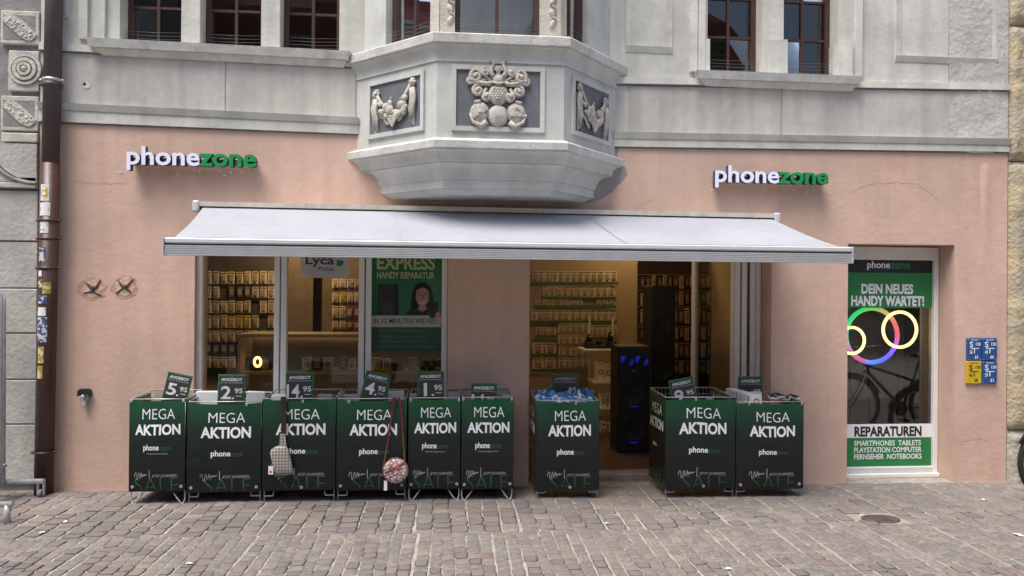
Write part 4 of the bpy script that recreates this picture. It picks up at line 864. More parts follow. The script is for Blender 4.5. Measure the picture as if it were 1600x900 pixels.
# ------------------------------------------------------------------ price signs standing in the bins
SIGNBG = mat('chalkboard_print', (.022, .030, .030), .5, .15, 12); SIGNFR = mat('sign_green_frame', (.012, .13, .05), .45, .05); DIGIT = mat('worn_white_digit', (.58, .58, .60), .6, .2, 40)
PS = [ # bin, top-left px, top-right px, digits, cents
 (0, (263, 580), (301.5, 588), '5', 'tilted green framed price sign reading 5.95, in the leftmost bin'), (1, (341.5, 585), (384, 586), '2', 'upright green framed price sign reading 2.95, between white cartons'),
 (2, (447, 582), (490.5, 582), '14', 'upright green framed price sign reading 14.95, above the checked bag'), (3, (573, 578), (611, 587), '4', 'tilted green framed price sign reading 4.95, above the round bag'),
 (4, (652, 580.5), (694, 580), '1', 'scuffed green framed price sign reading 1.95, before the window edge'), (5, (736, 598), (777, 599), '11', 'low green framed price sign reading 11, sunk behind the bin rim'),
 (6, (862, 584), (904, 584), '', 'dark green framed price sign behind the heap of blue packets'), (7, (1044.5, 595), (1082, 588), '9', 'green framed price sign reading 9.95, tilted to the left'),
 (8, (1153, 588), (1191.5, 588), '', 'green framed price sign behind the row of white boxes')]
for bi, a, c, dg_, label in PS:
    B = bin_info[bi]; Y = B['Y']+(.06 if bi < 6 else (.30 if bi in (6, 8) else .09)); xa, za = at(*a, Y); xc, zc = at(*c, Y); w = math.hypot(xc-xa, zc-za); h = max(w*1.42, za-(B['zt']-.20))
    ang = math.atan2(zc-za, xc-xa); p = thing('price_sign', label, 'price sign', ((xa+xc)/2, Y, (za+zc)/2), 'price signs in the bins', rot=(R(-3), -ang, 0))
    m = MB(); m.bbox(-w/2, w/2, .0, .006, -h, 0, .002); part(m, 'frame', SIGNFR, p, local=True)
    m = MB(); e = .010; m.box(-w/2+e, w/2-e, -.002, .001, -h+e, -e*1.3); bd = part(m, 'board', SIGNBG, p, local=True)
    fn = lambda u, v: (u, -.0038, v)
    def pt(s, u0, u1, v0, v1, mt, bo=0.0): mm = MB(); letter(mm, s, u0*w, u1*w, v0*w, v1*w, fn, bo); part(mm, 'lettering', mt, bd, local=True)
    pt('ANGEBOT', -.39, .39, -.24, -.125, WHITE if bi != 6 else GREYPR, .012); pt('JETZT ZUGREIFEN', -.42, .42, -.335, -.285, GREYPR, .02)
    if dg_: pt(dg_, (-.26 if dg_ == '1' else -.38) if len(dg_) == 1 else -.46, (.0 if dg_ != '1' else -.14), -.92, -.43, DIGIT, .022); pt('.', .03, .12, -.92, -.84, DIGIT, .02)
    pt('95', .12, .42, -.70, -.50, DIGIT, .02); mm = MB(); mm.box(.17*w, .40*w, -.0038, -.002, -.815*w, -.78*w); part(mm, 'rule_line', GREYPR, bd, local=True)

# ------------------------------------------------------------------ goods inside the bins
CARD = mat('white_carton', (.66, .67, .70), .7, .06, 12); CARD2 = mat('grey_carton', (.46, .47, .50), .7, .1, 12)
def carton(bi, px0, px1, py, ydep, label, tilt=0.0, mt=CARD, dd=.05, hh=.22):
    B = bin_info[bi]; Y = B['Y']+ydep; x0, z = at(px0, py, Y); x1, _ = at(px1, py, Y); w = x1-x0; h = hh
    m = MB(); m.bbox(-w/2, w/2, 0, dd, -h, 0, .004); m.box(-w/2+.002, w/2-.002, .004, dd*.5, .0006, .0026); m.box(-w/2+.004, w/2-.004, dd*.5+.002, dd-.004, .0004, .0020)
    o = solo(m, 'carton', [mt], label, 'carton'); o.location = ((x0+x1)/2, Y, z); o.rotation_euler = (R(-2), R(tilt), 0); return o
carton(1, 306, 341, 612, .22, 'white carton standing left of the upright two ninety-five sign, second bin'); carton(1, 385, 414, 612.5, .24, 'white carton standing right of the upright two ninety-five sign, second bin', 2)
carton(3, 535, 568, 617, .24, 'white carton standing left of the tilted sign in the round-bag bin', 0, CARD2); carton(3, 606, 631, 612, .20, 'white carton standing right of the tilted sign above the round bag', -2)
carton(2, 424, 452, 618, .05, 'flat white packet lying at the rim above the checked bag', 3, CARD, .09); carton(2, 454, 470, 622, .10, 'narrow white packet in the bin below the 14.95 price sign', -3, CARD, .06); carton(2, 497, 519, 617, .22, 'grey white packet right of the 14.95 price sign', 2, CARD2)
carton(4, 700, 716, 615, .20, 'pale packet at the right end of the 1.95 bin', 2, CARD2); carton(4, 640, 651, 616, .2, 'pale packet at the left end of the 1.95 bin', 0, CARD2); carton(5, 785, 799, 617, .22, 'pale packet beside the sunken price sign', 0, CARD2); carton(0, 270, 288, 621, .24, 'pale packet in the leftmost bin', 0, CARD2)
BLUES = mat('packet_blue', (.022, .16, .42), .4, .1, 20, rnd=.3); random.seed(33)
B = bin_info[6]; base = B['zt']-.075
fillm = MB(); fillm.box(B['cx']-B['W']/2+.02, B['cx']+B['W']/2-.02, B['Y']+.03, B['Y']+.42, base-.16, base); solo(fillm, 'display_insert', CARD2, 'grey cardboard insert filling the bin beneath the blue packets', 'carton')
col = ['blue', 'white and blue', 'blue and white']; rows3 = ['front', 'middle', 'back']
k = 0
for r_ in range(3):
    for q in range(8):
        x = B['cx']-B['W']*.40+B['W']*.80*q/7+random.uniform(-.012, .012); y = B['Y']+.07+.12*r_; z = base+.035+.018*r_+random.uniform(0, .022)+(.02 if r_ == 1 else 0)
        m = MB(); w, h = random.uniform(.050, .075), random.uniform(.075, .105); m.bbox(-w/2, w/2, -.011, .011, -h/2, h/2, .004); m.mi = 1
        if k % 3 != 0: m.box(-w/2+.001, w/2-.001, -.0122, -.0108, h*.05, h/2-.002)
        m.box(-w*.3, w*.3, -.0124, -.0109, -h*.35, -h*.12); m.disc((w*.1, -h*.25), .012, -.0134, -.012, 10)
        o = solo(m, 'packet', [WHITE, BLUES] if k % 3 else [BLUES, WHITE], f'{"blue" if k % 3 == 0 else "white and blue"} packet, {ORD[q]} from the left in the {rows3[r_]} row of the heap', 'packet', 'blue and white packets heaped in the bin')
        o.location = (x, y, z); o.rotation_euler = (R(random.uniform(-60, -15)), R(random.uniform(-50, 50)), R(random.uniform(-30, 30))); k += 1
B = bin_info[8]; BOXB = mat('box_side_blue', (.10, .20, .30), .5, .2, 30)
m = MB(); m.box(B['cx']-B['W']/2+.02, B['cx']+B['W']/2-.02, B['Y']+.03, B['Y']+.42, B['zt']-.26, B['zt']-.10); solo(m, 'display_insert', CARD2, 'grey cardboard insert filling the rightmost bin', 'carton')
for q in range(7):
    Y = B['Y']+.05+.045*(6-q); x0, zt_b = at(1137+5.8*q, 607+1.6*q, Y); w = .085 if q < 6 else .10; m = MB(); m.bbox(-w/2, w/2, 0, .042, -.13, 0, .003); m.mi = 1; m.box(-w/2+.006, w/2-.02, -.0012, .0002, -.08, -.02)
    if q == 6: m.mi = 2; m.ring((0, -.055), .016, .026, -.002, .0002, 18)
    o = solo(m, 'boxed_accessory', [CARD, BOXB if q < 6 else CARD, REDP], f'small white box, {ORD[q]} from the left in the row at the rightmost bin' if q < 6 else 'small white box with a red ring at the front of the row', 'box', 'white boxes in the rightmost bin')
    o.location = (x0+w/2, Y, zt_b); o.rotation_euler = (R(-3), R(random.uniform(-2, 2)), R(6))
for px0, px1, py, l in ((1176, 1191, 613, 'grey box behind the red-ringed box'),): carton(8, px0, px1, py, .12, l, 0, CARD2, .06, .13)
for q, (px, py) in enumerate(((1207, 620), (1216, 618), (1228, 622), (1240, 620))):   # black cables in blister packs lying on top
    Y = B['Y']+.10+.04*q; x, z = at(px, py, Y); m = MB(); m.bbox(-.035, .035, -.05, .05, -.004, .004, .002); m.mi = 1
    m.tube([(-.03+.004*t+.012*math.sin(t*1.3), .035*math.cos(t*.9), .009) for t in range(15)], .0045, 6)
    o = solo(m, 'cable_pack', [CARD2, BLACK], f'black cable in a blister pack, {ORD[q]} from the left on top of the rightmost bin', 'cable', 'cable packs on the rightmost bin'); o.location = (x, Y, z); o.rotation_euler = (R(12), R(random.uniform(-10, 14)), R(random.uniform(-40, 40)))
B = bin_info[7]
for q, px in enumerate((1098, 1110, 1122, 1134)): carton(7, px-6, px+5, 620+random.uniform(-1, 3), .25+.02*q, f'grey packet, {ORD[q]} from the left behind the rim of the 9.95 bin', random.uniform(-8, 8), CARD2 if q % 2 else BLACK, .05, .2)

# ------------------------------------------------------------------ bags hanging on the bins
CHECK = checker_mat('checked_canvas', (.42, .39, .33), (.16, .15, .14), 62, R(45)); STRAP = mat('dark_red_brown_strap', (.035, .012, .014), .5, .1, 20); GOLD = mat('gold_chain', (.45, .32, .13), .35, .1, 30, metal=.8)
Yb = bin_info[2]['Y']-.03; q = lambda px, py, Y=Yb: (lambda t: (t[0], Y, t[1]))(at(px, py, Y))
bag = thing('checked_sling_bag', 'beige checked sling bag with dark strap hanging on a sale bin', 'bag', q(440, 742))
m = MB(); pts = [q(443, 622, Yb+.06), q(443, 621, Yb+.02), q(443, 628, Yb-.004), q(443, 650), q(443.5, 680)]
for a, b in zip(pts, pts[1:]): m.obox((Vector(a)+Vector(b))/2, (.019, 0, 0), (0, .003, 0) if abs(a[2]-b[2]) > .01 else (0, abs(a[1]-b[1])/2+.002, 0), (0, 0, abs(a[2]-b[2])/2+.003) if abs(a[2]-b[2]) > .01 else (0, 0, .003))
part(m, 'strap', STRAP, bag)
m = MB(); m.prism([(q(a, b)[0], q(a, b)[2]) for a, b in ((438, 678), (446, 678), (448.5, 699), (436.5, 697))][::1], Yb-.012, Yb+.004); part(m, 'strap_end', CHECK, bag)
m = MB(); out = [(421.5, 707), (424, 702), (430, 698), (438, 695.5), (447, 697), (451, 702), (456, 722), (459.5, 738), (459, 741), (446, 741.5), (434, 742.5), (430, 741), (426, 727)]
c0 = (440, 722)
rings = [[q(c0[0]+(a-c0[0])*s, c0[1]+(b-c0[1])*s, Y) for a, b in out] for s, Y in ((.96, Yb+.018), (1.0, Yb+.008), (1.0, Yb-.014), (.94, Yb-.030), (.78, Yb-.038), (.4, Yb-.042))]
n = len(out); m.add([p for r_ in rings for p in r_], [(j*n+k, j*n+(k+1) % n, (j+1)*n+(k+1) % n, (j+1)*n+k) for j in range(5) for k in range(n)]+[tuple(range(n)), tuple(5*n+k for k in range(n))]); m.sm = [True]*len(m.f); part(m, 'body', CHECK, bag)
m = MB(); m.tube([q(*p, Yb-.030) for p in ((427, 706), (434, 701.5), (443, 700.5), (449, 706), (452.5, 718), (456, 735))], .0028, 6); part(m, 'zip', mat('pale_zip', (.5, .47, .4), .5, .05), bag)
m = MB(); a, b = q(419.5, 728, Yb-.03), q(427, 741, Yb-.03); m.box(a[0], b[0], Yb-.034, Yb-.032, b[2], a[2]); tg = part(m, 'price_tag', WHITE, bag)
m = MB(); cc = q(423, 737, Yb-.03); m.disc((cc[0], cc[2]), .010, Yb-.0352, Yb-.034, 10); part(m, 'print', mat('orange_red_print', (.62, .09, .04), .5, 0), tg)
m = MB(); m.tube([q(424, 727, Yb-.033), q(427, 720, Yb-.03)], .0012, 4); part(m, 'tag_thread', WHITEP, bag)
Yb2 = bin_info[3]['Y']-.03; q2 = lambda px, py, Y=Yb2: (lambda t: (t[0], Y, t[1]))(at(px, py, Y))
PATT = checker_mat('red_white_pattern', (.62, .54, .52), (.22, .10, .10), 105, 0, 'voronoi'); REDS = mat('dark_red_leather', (.16, .008, .020), .4, .1, 20)
bag2 = thing('round_shoulder_bag', 'round red and white patterned bag on a red strap and gold chain', 'bag', q2(618, 753))
def flatstrap(m, pts, w):
    for a, b in zip(pts, pts[1:]):
        a, b = Vector(a), Vector(b); d = (b-a); L = d.length; d.normalize(); s = Vector((0, 1, 0)).cross(d).normalized()
        m.obox((a+b)/2, tuple(s*w/2), (0, .0025, 0), tuple(d*(L/2+.002)))
m = MB(); flatstrap(m, [q2(616, 623), q2(613, 640), q2(609, 668), q2(605.5, 694)], .014); flatstrap(m, [q2(625, 625), q2(627, 645), q2(629.5, 677)], .015); flatstrap(m, [q2(611, 626, Yb2-.004), q2(616, 623, Yb2-.004), q2(625, 624, Yb2-.004)], .016)
m.tube([q2(617, 622.5, Yb2), q2(617, 621.5, Yb2+.05)], .007, 6); m.tube([q2(624, 622.5, Yb2), q2(624, 621.5, Yb2+.05)], .007, 6); part(m, 'strap', REDS, bag2)
m = MB()
for pa, pb in (((605, 696), (598.5, 733)), ((629.5, 677), (632.5, 722))):
    for k in range(13): a = Vector(q2(*pa)).lerp(Vector(q2(*pb)), k/12); m.tube([tuple(a+Vector((.0045*math.cos(t), .003*math.sin(t)*(1 if k % 2 else -1), .0075*math.sin(t+.3)))) for t in [j*math.pi/3 for j in range(6)]], .0018, 4, closed=True)
part(m, 'chain', GOLD, bag2)
cc = q2(618.5, 734.5); rr = at(638, 734, Yb2)[0]-cc[0]
m = MB(); n = 28; prof = [(.90, .022), (1.0, .012), (1.0, -.022), (.93, -.034), (.7, -.041), (.35, -.044)]
m.add([(cc[0]+rr*s*math.cos(2*math.pi*k/n), Yb2+y, cc[2]+rr*s*math.sin(2*math.pi*k/n)) for s, y in prof for k in range(n)], [(j*n+k, j*n+(k+1) % n, (j+1)*n+(k+1) % n, (j+1)*n+k) for j in range(5) for k in range(n)]+[tuple(range(n)), tuple(5*n+k for k in range(n))]); m.sm = [True]*len(m.f); part(m, 'body', PATT, bag2)
m = MB(); m.tube([(cc[0]+rr*1.0*math.cos(2*math.pi*k/32), Yb2-.022, cc[2]+rr*math.sin(2*math.pi*k/32)) for k in range(32)], .0042, 6, closed=True); m.tube([q2(602, 739, Yb2-.040), q2(617, 731, Yb2-.047), q2(632, 722.5, Yb2-.040)], .0055, 6); part(m, 'piping', mat('dusty_red_trim', (.26, .06, .06), .5, .05), bag2)
m = MB(); a = q2(621, 730, Yb2-.046); m.prism([(a[0]+.014*u, a[2]+.014*v) for u, v in ((0, 1), (.8, .9), (1, 0), (.5, -.9), (-.3, -1), (-.9, -.2), (-.6, .7))][::-1], Yb2-.050, Yb2-.044); part(m, 'emblem', mat('coral_patch', (.62, .12, .07), .5, .05), bag2)
m = MB(); a, b = q2(600, 751, Yb2-.01), q2(605, 766, Yb2-.01); m.box(a[0], b[0], Yb2-.016, Yb2-.012, b[2], a[2]); part(m, 'price_tag', WHITE, bag2)
m = MB(); m.tube([q2(602.5, 751, Yb2-.014), q2(602, 742, Yb2-.02)], .0012, 4); part(m, 'tag_thread', WHITEP, bag2)

# ================================================================== SMALL THINGS ON THE WALL
PBLUE = mat('enamel_blue', (.018, .075, .24), .35, .1, 20); PYEL = mat('enamel_yellow', (.58, .40, .015), .35, .1, 20)
for (a, b, c, d), mt, (t1, t2, t3), lab in (((1511.5, 1534, 528, 563.5), PBLUE, ('150', '26', '64'), 'blue utility plate marked S 150, upper left of four'), ((1535, 1558.5, 528, 563.5), PBLUE, ('150', '43', '64'), 'blue utility plate marked S 150, upper right of four'),
        ((1510.5, 1534, 564, 599.5), PYEL, ('100', '46', '68'), 'yellow utility plate marked S 100'), ((1535, 1558.5, 564, 599.5), PBLUE, ('150', '29', '61'), 'blue utility plate marked S 150 beside the yellow one')):
    Y = -.022; x0, z1 = at(a, c, Y); x1, z0 = at(b, d, Y); p = thing('utility_plate', lab, 'plate', ((x0+x1)/2, -.002, z0), 'utility plates on the wall')
    m = MB(); m.bbox(x0+.001, x1-.001, -.022, -.002, z0+.001, z1-.001, .004); pl = part(m, 'plate', mt, p); ink = WHITE if mt is PBLUE else BLACKPR; w, h = x1-x0, z1-z0
    fn = lambda u, v: (x0+w*u, -.0232, z0+h*v)
    for s, u0, u1, v0, v1, bo in (('S', .16, .40, .58, .84, .02), (t1, .58, .92, .66, .80, .02), (t2, .16, .36, .30, .46, .02), (t3, .52, .74, .08, .24, .02)): mm = MB(); letter(mm, s, u0, u1, v0, v1, fn, bo); part(mm, 'lettering', ink, p)
    mm = MB()
    for u0, u1, v0, v1 in ((.22, .80, .52, .555), (.46, .52, .32, .519), (.25, .75, .90, .925)): mm.add([fn(u0, v0), fn(u1, v0), fn(u1, v1), fn(u0, v1)], [(0, 1, 2, 3)])
    part(mm, 'marking', ink, p)
    mm = MB()
    for u, v in ((.08, .06), (.92, .06), (.08, .94), (.92, .94)): mm.disc((x0+w*u, z0+h*v), .004, -.0245, -.02, 8)
    part(mm, 'rivet', STEEL, p)
# frost-proof tap in its niche
x, z = at(134.5, 620); tp = thing('wall_tap', 'small grey metal wall tap under a black hood', 'tap', (x, 0, z-.07))
m = MB(); m.prism([(x-.045, z+.01), (x-.045, z+.05), (x-.03, z+.066), (x+.03, z+.066), (x+.045, z+.05), (x+.045, z+.005), (x+.03, z+.03), (x-.03, z+.035)][::-1], -.05, 0); part(m, 'hood', BLACK, tp)
m = MB(); m.bbox(x-.028, x+.028, -.028, .002, z-.03, z+.032, .006); m.bbox(x-.016, x+.02, -.045, -.02, z-.068, z-.012, .006); part(m, 'valve', STEEL, tp)
m = MB(); m.tube([(x, -.02, z+.01), (x, -.055, z+.008)], .012, 10); m.ball((x, -.056, z+.008), .016, (1, .5, 1)); part(m, 'knob', STEEL, tp)
# two scraped plaster patches with rusty iron remains
PATCH = mat('scraped_plaster', (.60, .45, .37), .95, .2, 14, .8, 40); RUST = mat('rust_iron', (.09, .055, .045), .8, .3, 30, .4, 60); STAIN = mat('rust_stained_plaster', (.50, .30, .215), .95, .15, 9, .5, 30)
for k, (px, py, lab) in enumerate(((145, 450, 'scraped wall patch with crossed rusty iron, nearer the downpipe'), (195, 448, 'scraped wall patch with crossed rusty iron, nearer the awning'))):
    x, z = at(px, py); a = thing('iron_wall_anchor', lab, 'wall anchor', (x, 0, z), 'rusty anchors on the pink wall'); random.seed(40+k)
    m = MB(); m.prism([(x+.105*(1+random.uniform(-.2, .25))*math.cos(-t*math.pi/9), z-.005+.085*(1+random.uniform(-.2, .2))*math.sin(-t*math.pi/9)) for t in range(18)], -.0018, .004); part(m, 'rust_stain', STAIN, a)
    m = MB(); m.prism([(x+.075*(1+random.uniform(-.25, .25))*math.cos(-t*math.pi/8), z+.068*(1+random.uniform(-.25, .25))*math.sin(-t*math.pi/8)) for t in range(16)], -.0036, .004); part(m, 'bare_plaster', PATCH, a)
    m = MB()
    for s in (-1, 1):
        p = [(x-s*.060, z+.055), (x-s*.02, z+.012), (x+s*.015, z-.020), (x+s*.058, z-.052)]; m.tube([(u+random.uniform(-.014, .014), -.006, v+random.uniform(-.014, .014)) for u, v in p], [.004, .010, .008, .004], 6)
    m.ball((x+.004, -.010, z), .018, (1, .5, 1), 8, 5); part(m, 'iron_cross', RUST, a)
# galvanised rolling rack at the left edge
rk = thing('rolling_rack', 'galvanised steel tube rack on castors at the left edge', 'rack', (-3.4, -.5, gz(-3.4)))
YA, YBk = -.19, -.83; xa, za = at(69, 752, YA); xb2, zb2 = at(20, 788, YBk)
m = MB(); m.tube([(-4.6, YA, za-.004), (xa, YA, za)], .021, 12); part(m, 'base_tube', STEEL, rk)
m = MB(); m.tube([(-4.6, YBk, zb2), (xb2, YBk, zb2)], .021, 12); part(m, 'base_tube', STEEL, rk)
xu = at(1, 600, -.30)[0]
m = MB(); m.tube([(xu-.02, YA-.02, za), (xu-.02, YBk, zb2)], .019, 10); part(m, 'cross_tube', STEEL, rk)
for px, Yu, ztop in ((1.5, -.30, 455), (6.5, -.22, 462)):
    x = at(px, 600, Yu)[0]; zt2 = at(px, ztop, Yu)[1]; m = MB(); m.tube([(x, Yu, za+.01), (x-.01, Yu, zt2-.03), (x-.03, Yu, zt2), (x-.10, Yu, zt2+.01), (-4.5, Yu, zt2+.01)], .016, 10); part(m, 'upright', STEEL, rk)
m = MB(); x = at(6, 728, -.26)[0]; m.tube([(x, -.24, at(6, 728, -.26)[1]), (x-.06, -.5, za+.09), (x-.12, -.7, zb2+.02)], .016, 10); part(m, 'brace', STEEL, rk)
m = MB(); m.tube([(xb2-.035, YBk, zb2), (xb2-.035, YBk, gz(xb2)+.003)], .021, 12); part(m, 'foot', STEEL, rk)
wx, wz = xa-.022, gz(xa)+.032
m = MB(); m.tube([(wx-.013, YA, wz), (wx+.013, YA, wz)], [.032, .032], 18); part(m, 'castor_wheel', mat('grey_rubber', (.16, .16, .19), .6, .1, 20), rk)
m = MB(); m.box(wx-.024, wx-.018, YA-.014, YA+.014, wz-.01, za); m.box(wx+.018, wx+.024, YA-.014, YA+.014, wz-.01, za); m.tube([(wx-.024, YA, wz), (wx+.024, YA, wz)], .005, 6); part(m, 'castor_fork', STEEL, rk)

# ================================================================== BICYCLE parked at the right (its tyre shows at the edge, the rest in the door glass)
def bicycle(X0, Y0, flip, frame_mat, label, rz=0.0):
    g0 = gz(X0); bk = thing('bicycle', label, 'bicycle', (X0, Y0, g0), 'bicycles at the right', rot=(R(4), 0, rz)); Rw = .335; wb = 1.05
    f = lambda x, z, y=0.0: (x, y, z)
    for nm, cx_ in (('front', 0), ('rear', wb)):
        w = thing_part('wheel', bk)
        m = MB(); m.tube([f(cx_+Rw*math.cos(t*math.pi/24), Rw+.003+Rw*math.sin(t*math.pi/24)) for t in range(48)], .021, 10, closed=True); part(m, 'tyre', RUBBER, w, local=True)
        m = MB(); m.tube([f(cx_+(Rw-.03)*math.cos(t*math.pi/24), Rw+.003+(Rw-.03)*math.sin(t*math.pi/24)) for t in range(48)], .010, 6, closed=True); part(m, 'rim', STEEL, w, local=True)
        m = MB()
        for k in range(28): a = 2*math.pi*k/28; m.tube([f(cx_+.02*math.cos(a+.6*(-1)**k), Rw+.02*math.sin(a+.6*(-1)**k), .02*(-1)**k), f(cx_+(Rw-.03)*math.cos(a), Rw+(Rw-.03)*math.sin(a))], .0012, 4)
        m.tube([f(cx_, Rw, -.05), f(cx_, Rw, .05)], .018, 8); part(m, 'spokes', WIRE, w, local=True)
        m = MB(); m.tube([f(cx_+(Rw+.035)*math.cos(a), Rw+(Rw+.035)*math.sin(a)) for a in [math.pi*(.12+.76*k/14) for k in range(15)]], .014, 6); part(m, 'mudguard', BLACK, w, local=True)
    head, seat, bb, rear = f(.20, .80), f(.80, .70), f(.62, .29), f(wb, Rw)
    m = MB()
    for a, b, r in ((f(.17, .88), f(.23, .70), .020), (head, f(.76, .62), .017), (f(.22, .72), bb, .020), (f(.83, .82), bb, .017), (bb, rear, .011), (f(.77, .62), rear, .010)): m.tube([a, b], r, 10)
    part(m, 'frame', frame_mat, bk, local=True)
    m = MB(); m.tube([f(.20, .78), f(.17, .70)], .018, 8); [m.tube([f(.175, .70, s*.05), f(.10, .5, s*.055), f(0, Rw, s*.055)], .011, 8) for s in (-1, 1)]; part(m, 'fork', STEEL, bk, local=True)
    m = MB(); m.tube([f(.17, .88), f(.15, 1.0)], .014, 8); m.tube([f(.24, 1.03, -.31), f(.16, 1.02, -.18), f(.13, 1.0, 0), f(.16, 1.02, .18), f(.24, 1.03, .31)], .012, 8); part(m, 'handlebar', STEEL, bk, local=True)
    for s in (-1, 1): m = MB(); m.tube([f(.20, 1.025, s*.24), f(.27, 1.03, s*.33)], .017, 8); part(m, 'grip', BLACK, bk, local=True)
    m = MB(); m.ball(f(.90, .93), .12, (1.0, .62, .28), 14, 8); m.ball(f(.80, .925), .06, (1.3, .6, .5), 10, 6); part(m, 'saddle', BLACK, bk, local=True)
    m = MB(); m.tube([f(.82, .80), f(.865, .93)], .013, 8); part(m, 'seat_post', STEEL, bk, local=True)
    m = MB(); m.tube([f(.62, .29, -.055), f(.62, .29, -.05)], .09, 18); m.tube([f(.62, .29, -.07), f(.70, .15, -.075)], .010, 6); m.tube([f(.62, .29, .07), f(.54, .43, .075)], .010, 6); m.box(.66, .75, -.16, -.07, .13, .155); m.box(.49, .58, .07, .16, .42, .445); part(m, 'crank', BLACK, bk, local=True)
    m = MB(); m.bbox(.95, 1.35, -.07, .07, .72, .735, .004); m.tube([f(wb, Rw, .05), f(1.15, .72, .06)], .006, 6); m.tube([f(wb, Rw, -.05), f(1.15, .72, -.06)], .006, 6); part(m, 'luggage_rack', BLACK, bk, local=True)
    m = MB(); m.tube([f(.10, .86), f(.06, .86)], [.03, .04], 10); part(m, 'lamp', STEEL, bk, local=True)
    return bk
SILV = mat('silver_white_paint', (.62, .64, .66), .3, .04, 8)
xe = at(1589.5, 733, -.62)[0]
bicycle(xe+.357, -.62, 1, SILV, 'black tyre and silver bicycle cut off by the right edge', R(-3))
bicycle(xe+.25, -1.75, 1, mat('dark_green_paint', (.02, .10, .05), .3, .05), 'dark green bicycle seen only mirrored in the poster door', R(4))
# ring lamps behind the poster door
YR = .42
def ringlamp(px, py, rpx, rt, mt, label, name='ring_lamp'):
    x, z = at(px, py, YR); r = at(px+rpx, py, YR)[0]-x; t = thing(name, label, 'lamp', (x, YR, -.2+.0))
    m = MB(); m.tube([(x+r*math.cos(k*math.pi/28), YR, z+r*math.sin(k*math.pi/28)) for k in range(56)], rt, 10, closed=True); part(m, 'light_ring', mt, t)
    m = MB(); m.tube([(x, YR+.03, -.19), (x, YR+.03, z-r)], .008, 8); m.box(x-.01, x+.01, YR+.012, YR+.035, z-r-.02, z-r+.012); m.box(x-.11, x+.11, YR-.06, YR+.12, -.2, -.185); part(m, 'stand', BLACK, t)
RINGY = mat('warm_led', (1.0, .76, .30), .5, 0, emit=1.5)
ringlamp(1406, 515, 26, .0145, RINGY, 'glowing warm yellow ring lamp at the right behind the door glass'); ringlamp(1331, 532, 19.5, .0135, RINGY, 'glowing warm yellow ring lamp cut off by the door jamb')
x, z = at(1362, 524, .50); RGB = None
rm = bpy.data.materials.new('rainbow_led'); rm.use_nodes = True; n_, l_ = rm.node_tree.nodes, rm.node_tree.links; bs = n_['Principled BSDF']
tc = n_.new('ShaderNodeTexCoord'); gr = n_.new('ShaderNodeTexGradient'); gr.gradient_type = 'RADIAL'; mp = n_.new('ShaderNodeMapping'); mp.inputs['Rotation'].default_value = (R(90), 0, 0)
l_.new(tc.outputs['Object'], mp.inputs[0]); l_.new(mp.outputs[0], gr.inputs[0]); cr = n_.new('ShaderNodeValToRGB'); l_.new(gr.outputs[1], cr.inputs[0])
stops = [(0, (.02, .4, .2)), (.167, (.01, .5, .12)), (.25, (.08, .4, .08)), (.333, (.4, .25, .05)), (.417, (.6, .08, .08)), (.5, (.6, .04, .15)), (.583, (.2, .05, .8)), (.667, (.05, .08, 1)), (.764, (.03, .2, 1)), (.82, (.55, .05, .2)), (.917, (.3, .1, .3)), (1, (.02, .4, .2))]
while len(cr.color_ramp.elements) < len(stops): cr.color_ramp.elements.new(.5)
for e, (p, c) in zip(cr.color_ramp.elements, stops): e.position = p; e.color = (*c, 1)
bs.inputs['Base Color'].default_value = (.3, .3, .3, 1); l_.new(cr.outputs[0], bs.inputs['Emission Color']); bs.inputs['Emission Strength'].default_value = 1.0
t = thing('ring_lamp', 'large rainbow coloured ring lamp between the two yellow rings', 'lamp', (x, .50, z)); r = at(1402, 524, .50)[0]-x
m = MB(); m.tube([(x+r*math.cos(k*math.pi/32), .50, z+r*math.sin(k*math.pi/32)) for k in range(64)], .021, 10, closed=True); part(m, 'light_ring', rm, t)
m = MB(); m.tube([(x, .54, -.19), (x, .54, z-r)], .009, 8); m.box(x-.012, x+.012, .515, .548, z-r-.03, z-r+.015); m.box(x-.13, x+.13, .44, .64, -.2, -.183); part(m, 'stand', BLACK, t)

# ================================================================== POSTERS IN THE SHOP WINDOW
YS = YF+.045
pz = lambda px, py, Y=YS: at(px, py, Y)
po = thing('window_poster', 'green repair poster with smiling woman behind the right window pane', 'poster', (pz(635, 548)[0], YS, pz(635, 548)[1]))
x0, x1 = pz(581, 470)[0], pz(690, 470)[0]; zA, zB = pz(635, 380)[1], pz(635, 549)[1]
m = MB(); m.box(x0, x1, YS, YS+.003, zB, zA); part(m, 'sheet', ramp_mat('poster_green', 'z', [(.0, (.010, .09, .048)), (.26, (.013, .15, .065)), (.42, (.024, .24, .09)), (.62, (.02, .27, .08)), (1.0, (.03, .34, .08))], .5), po)
def prnt(poly, mt, k=.001, nm='print'): mm = MB(); mm.add([(*pz(a, b)[:1], YS-k, pz(a, b)[1]) for a, b in poly], [list(range(len(poly)))]); part(mm, nm, mt, po)
def elpx(cx, cy, rx, ry, n=22): return [(cx+rx*math.cos(2*math.pi*k/n), cy+ry*math.sin(2*math.pi*k/n)) for k in range(n)]
def ptx(s, a, b, c, d, mt, bold=0.0): mm = MB(); letter_px(mm, s, a, b, c, d, YS-.003, bold); part(mm, 'lettering', mt, po)
CREAM = mat('cream_print', (.90, .84, .56), .5, 0); SKIN = mat('skin_print', (.66, .42, .31), .6, .05, 20); HAIR = mat('hair_print', (.022, .014, .012), .6, 0); SHIRT = mat('navy_shirt_print', (.03, .05, .075), .6, 0); PAPERW = mat('paper_band', (.74, .74, .68), .6, .03); FAINT = mat('faint_print', (.18, .32, .23), .6, 0); TEAL = mat('light_green_print', (.05, .30, .16), .6, 0)
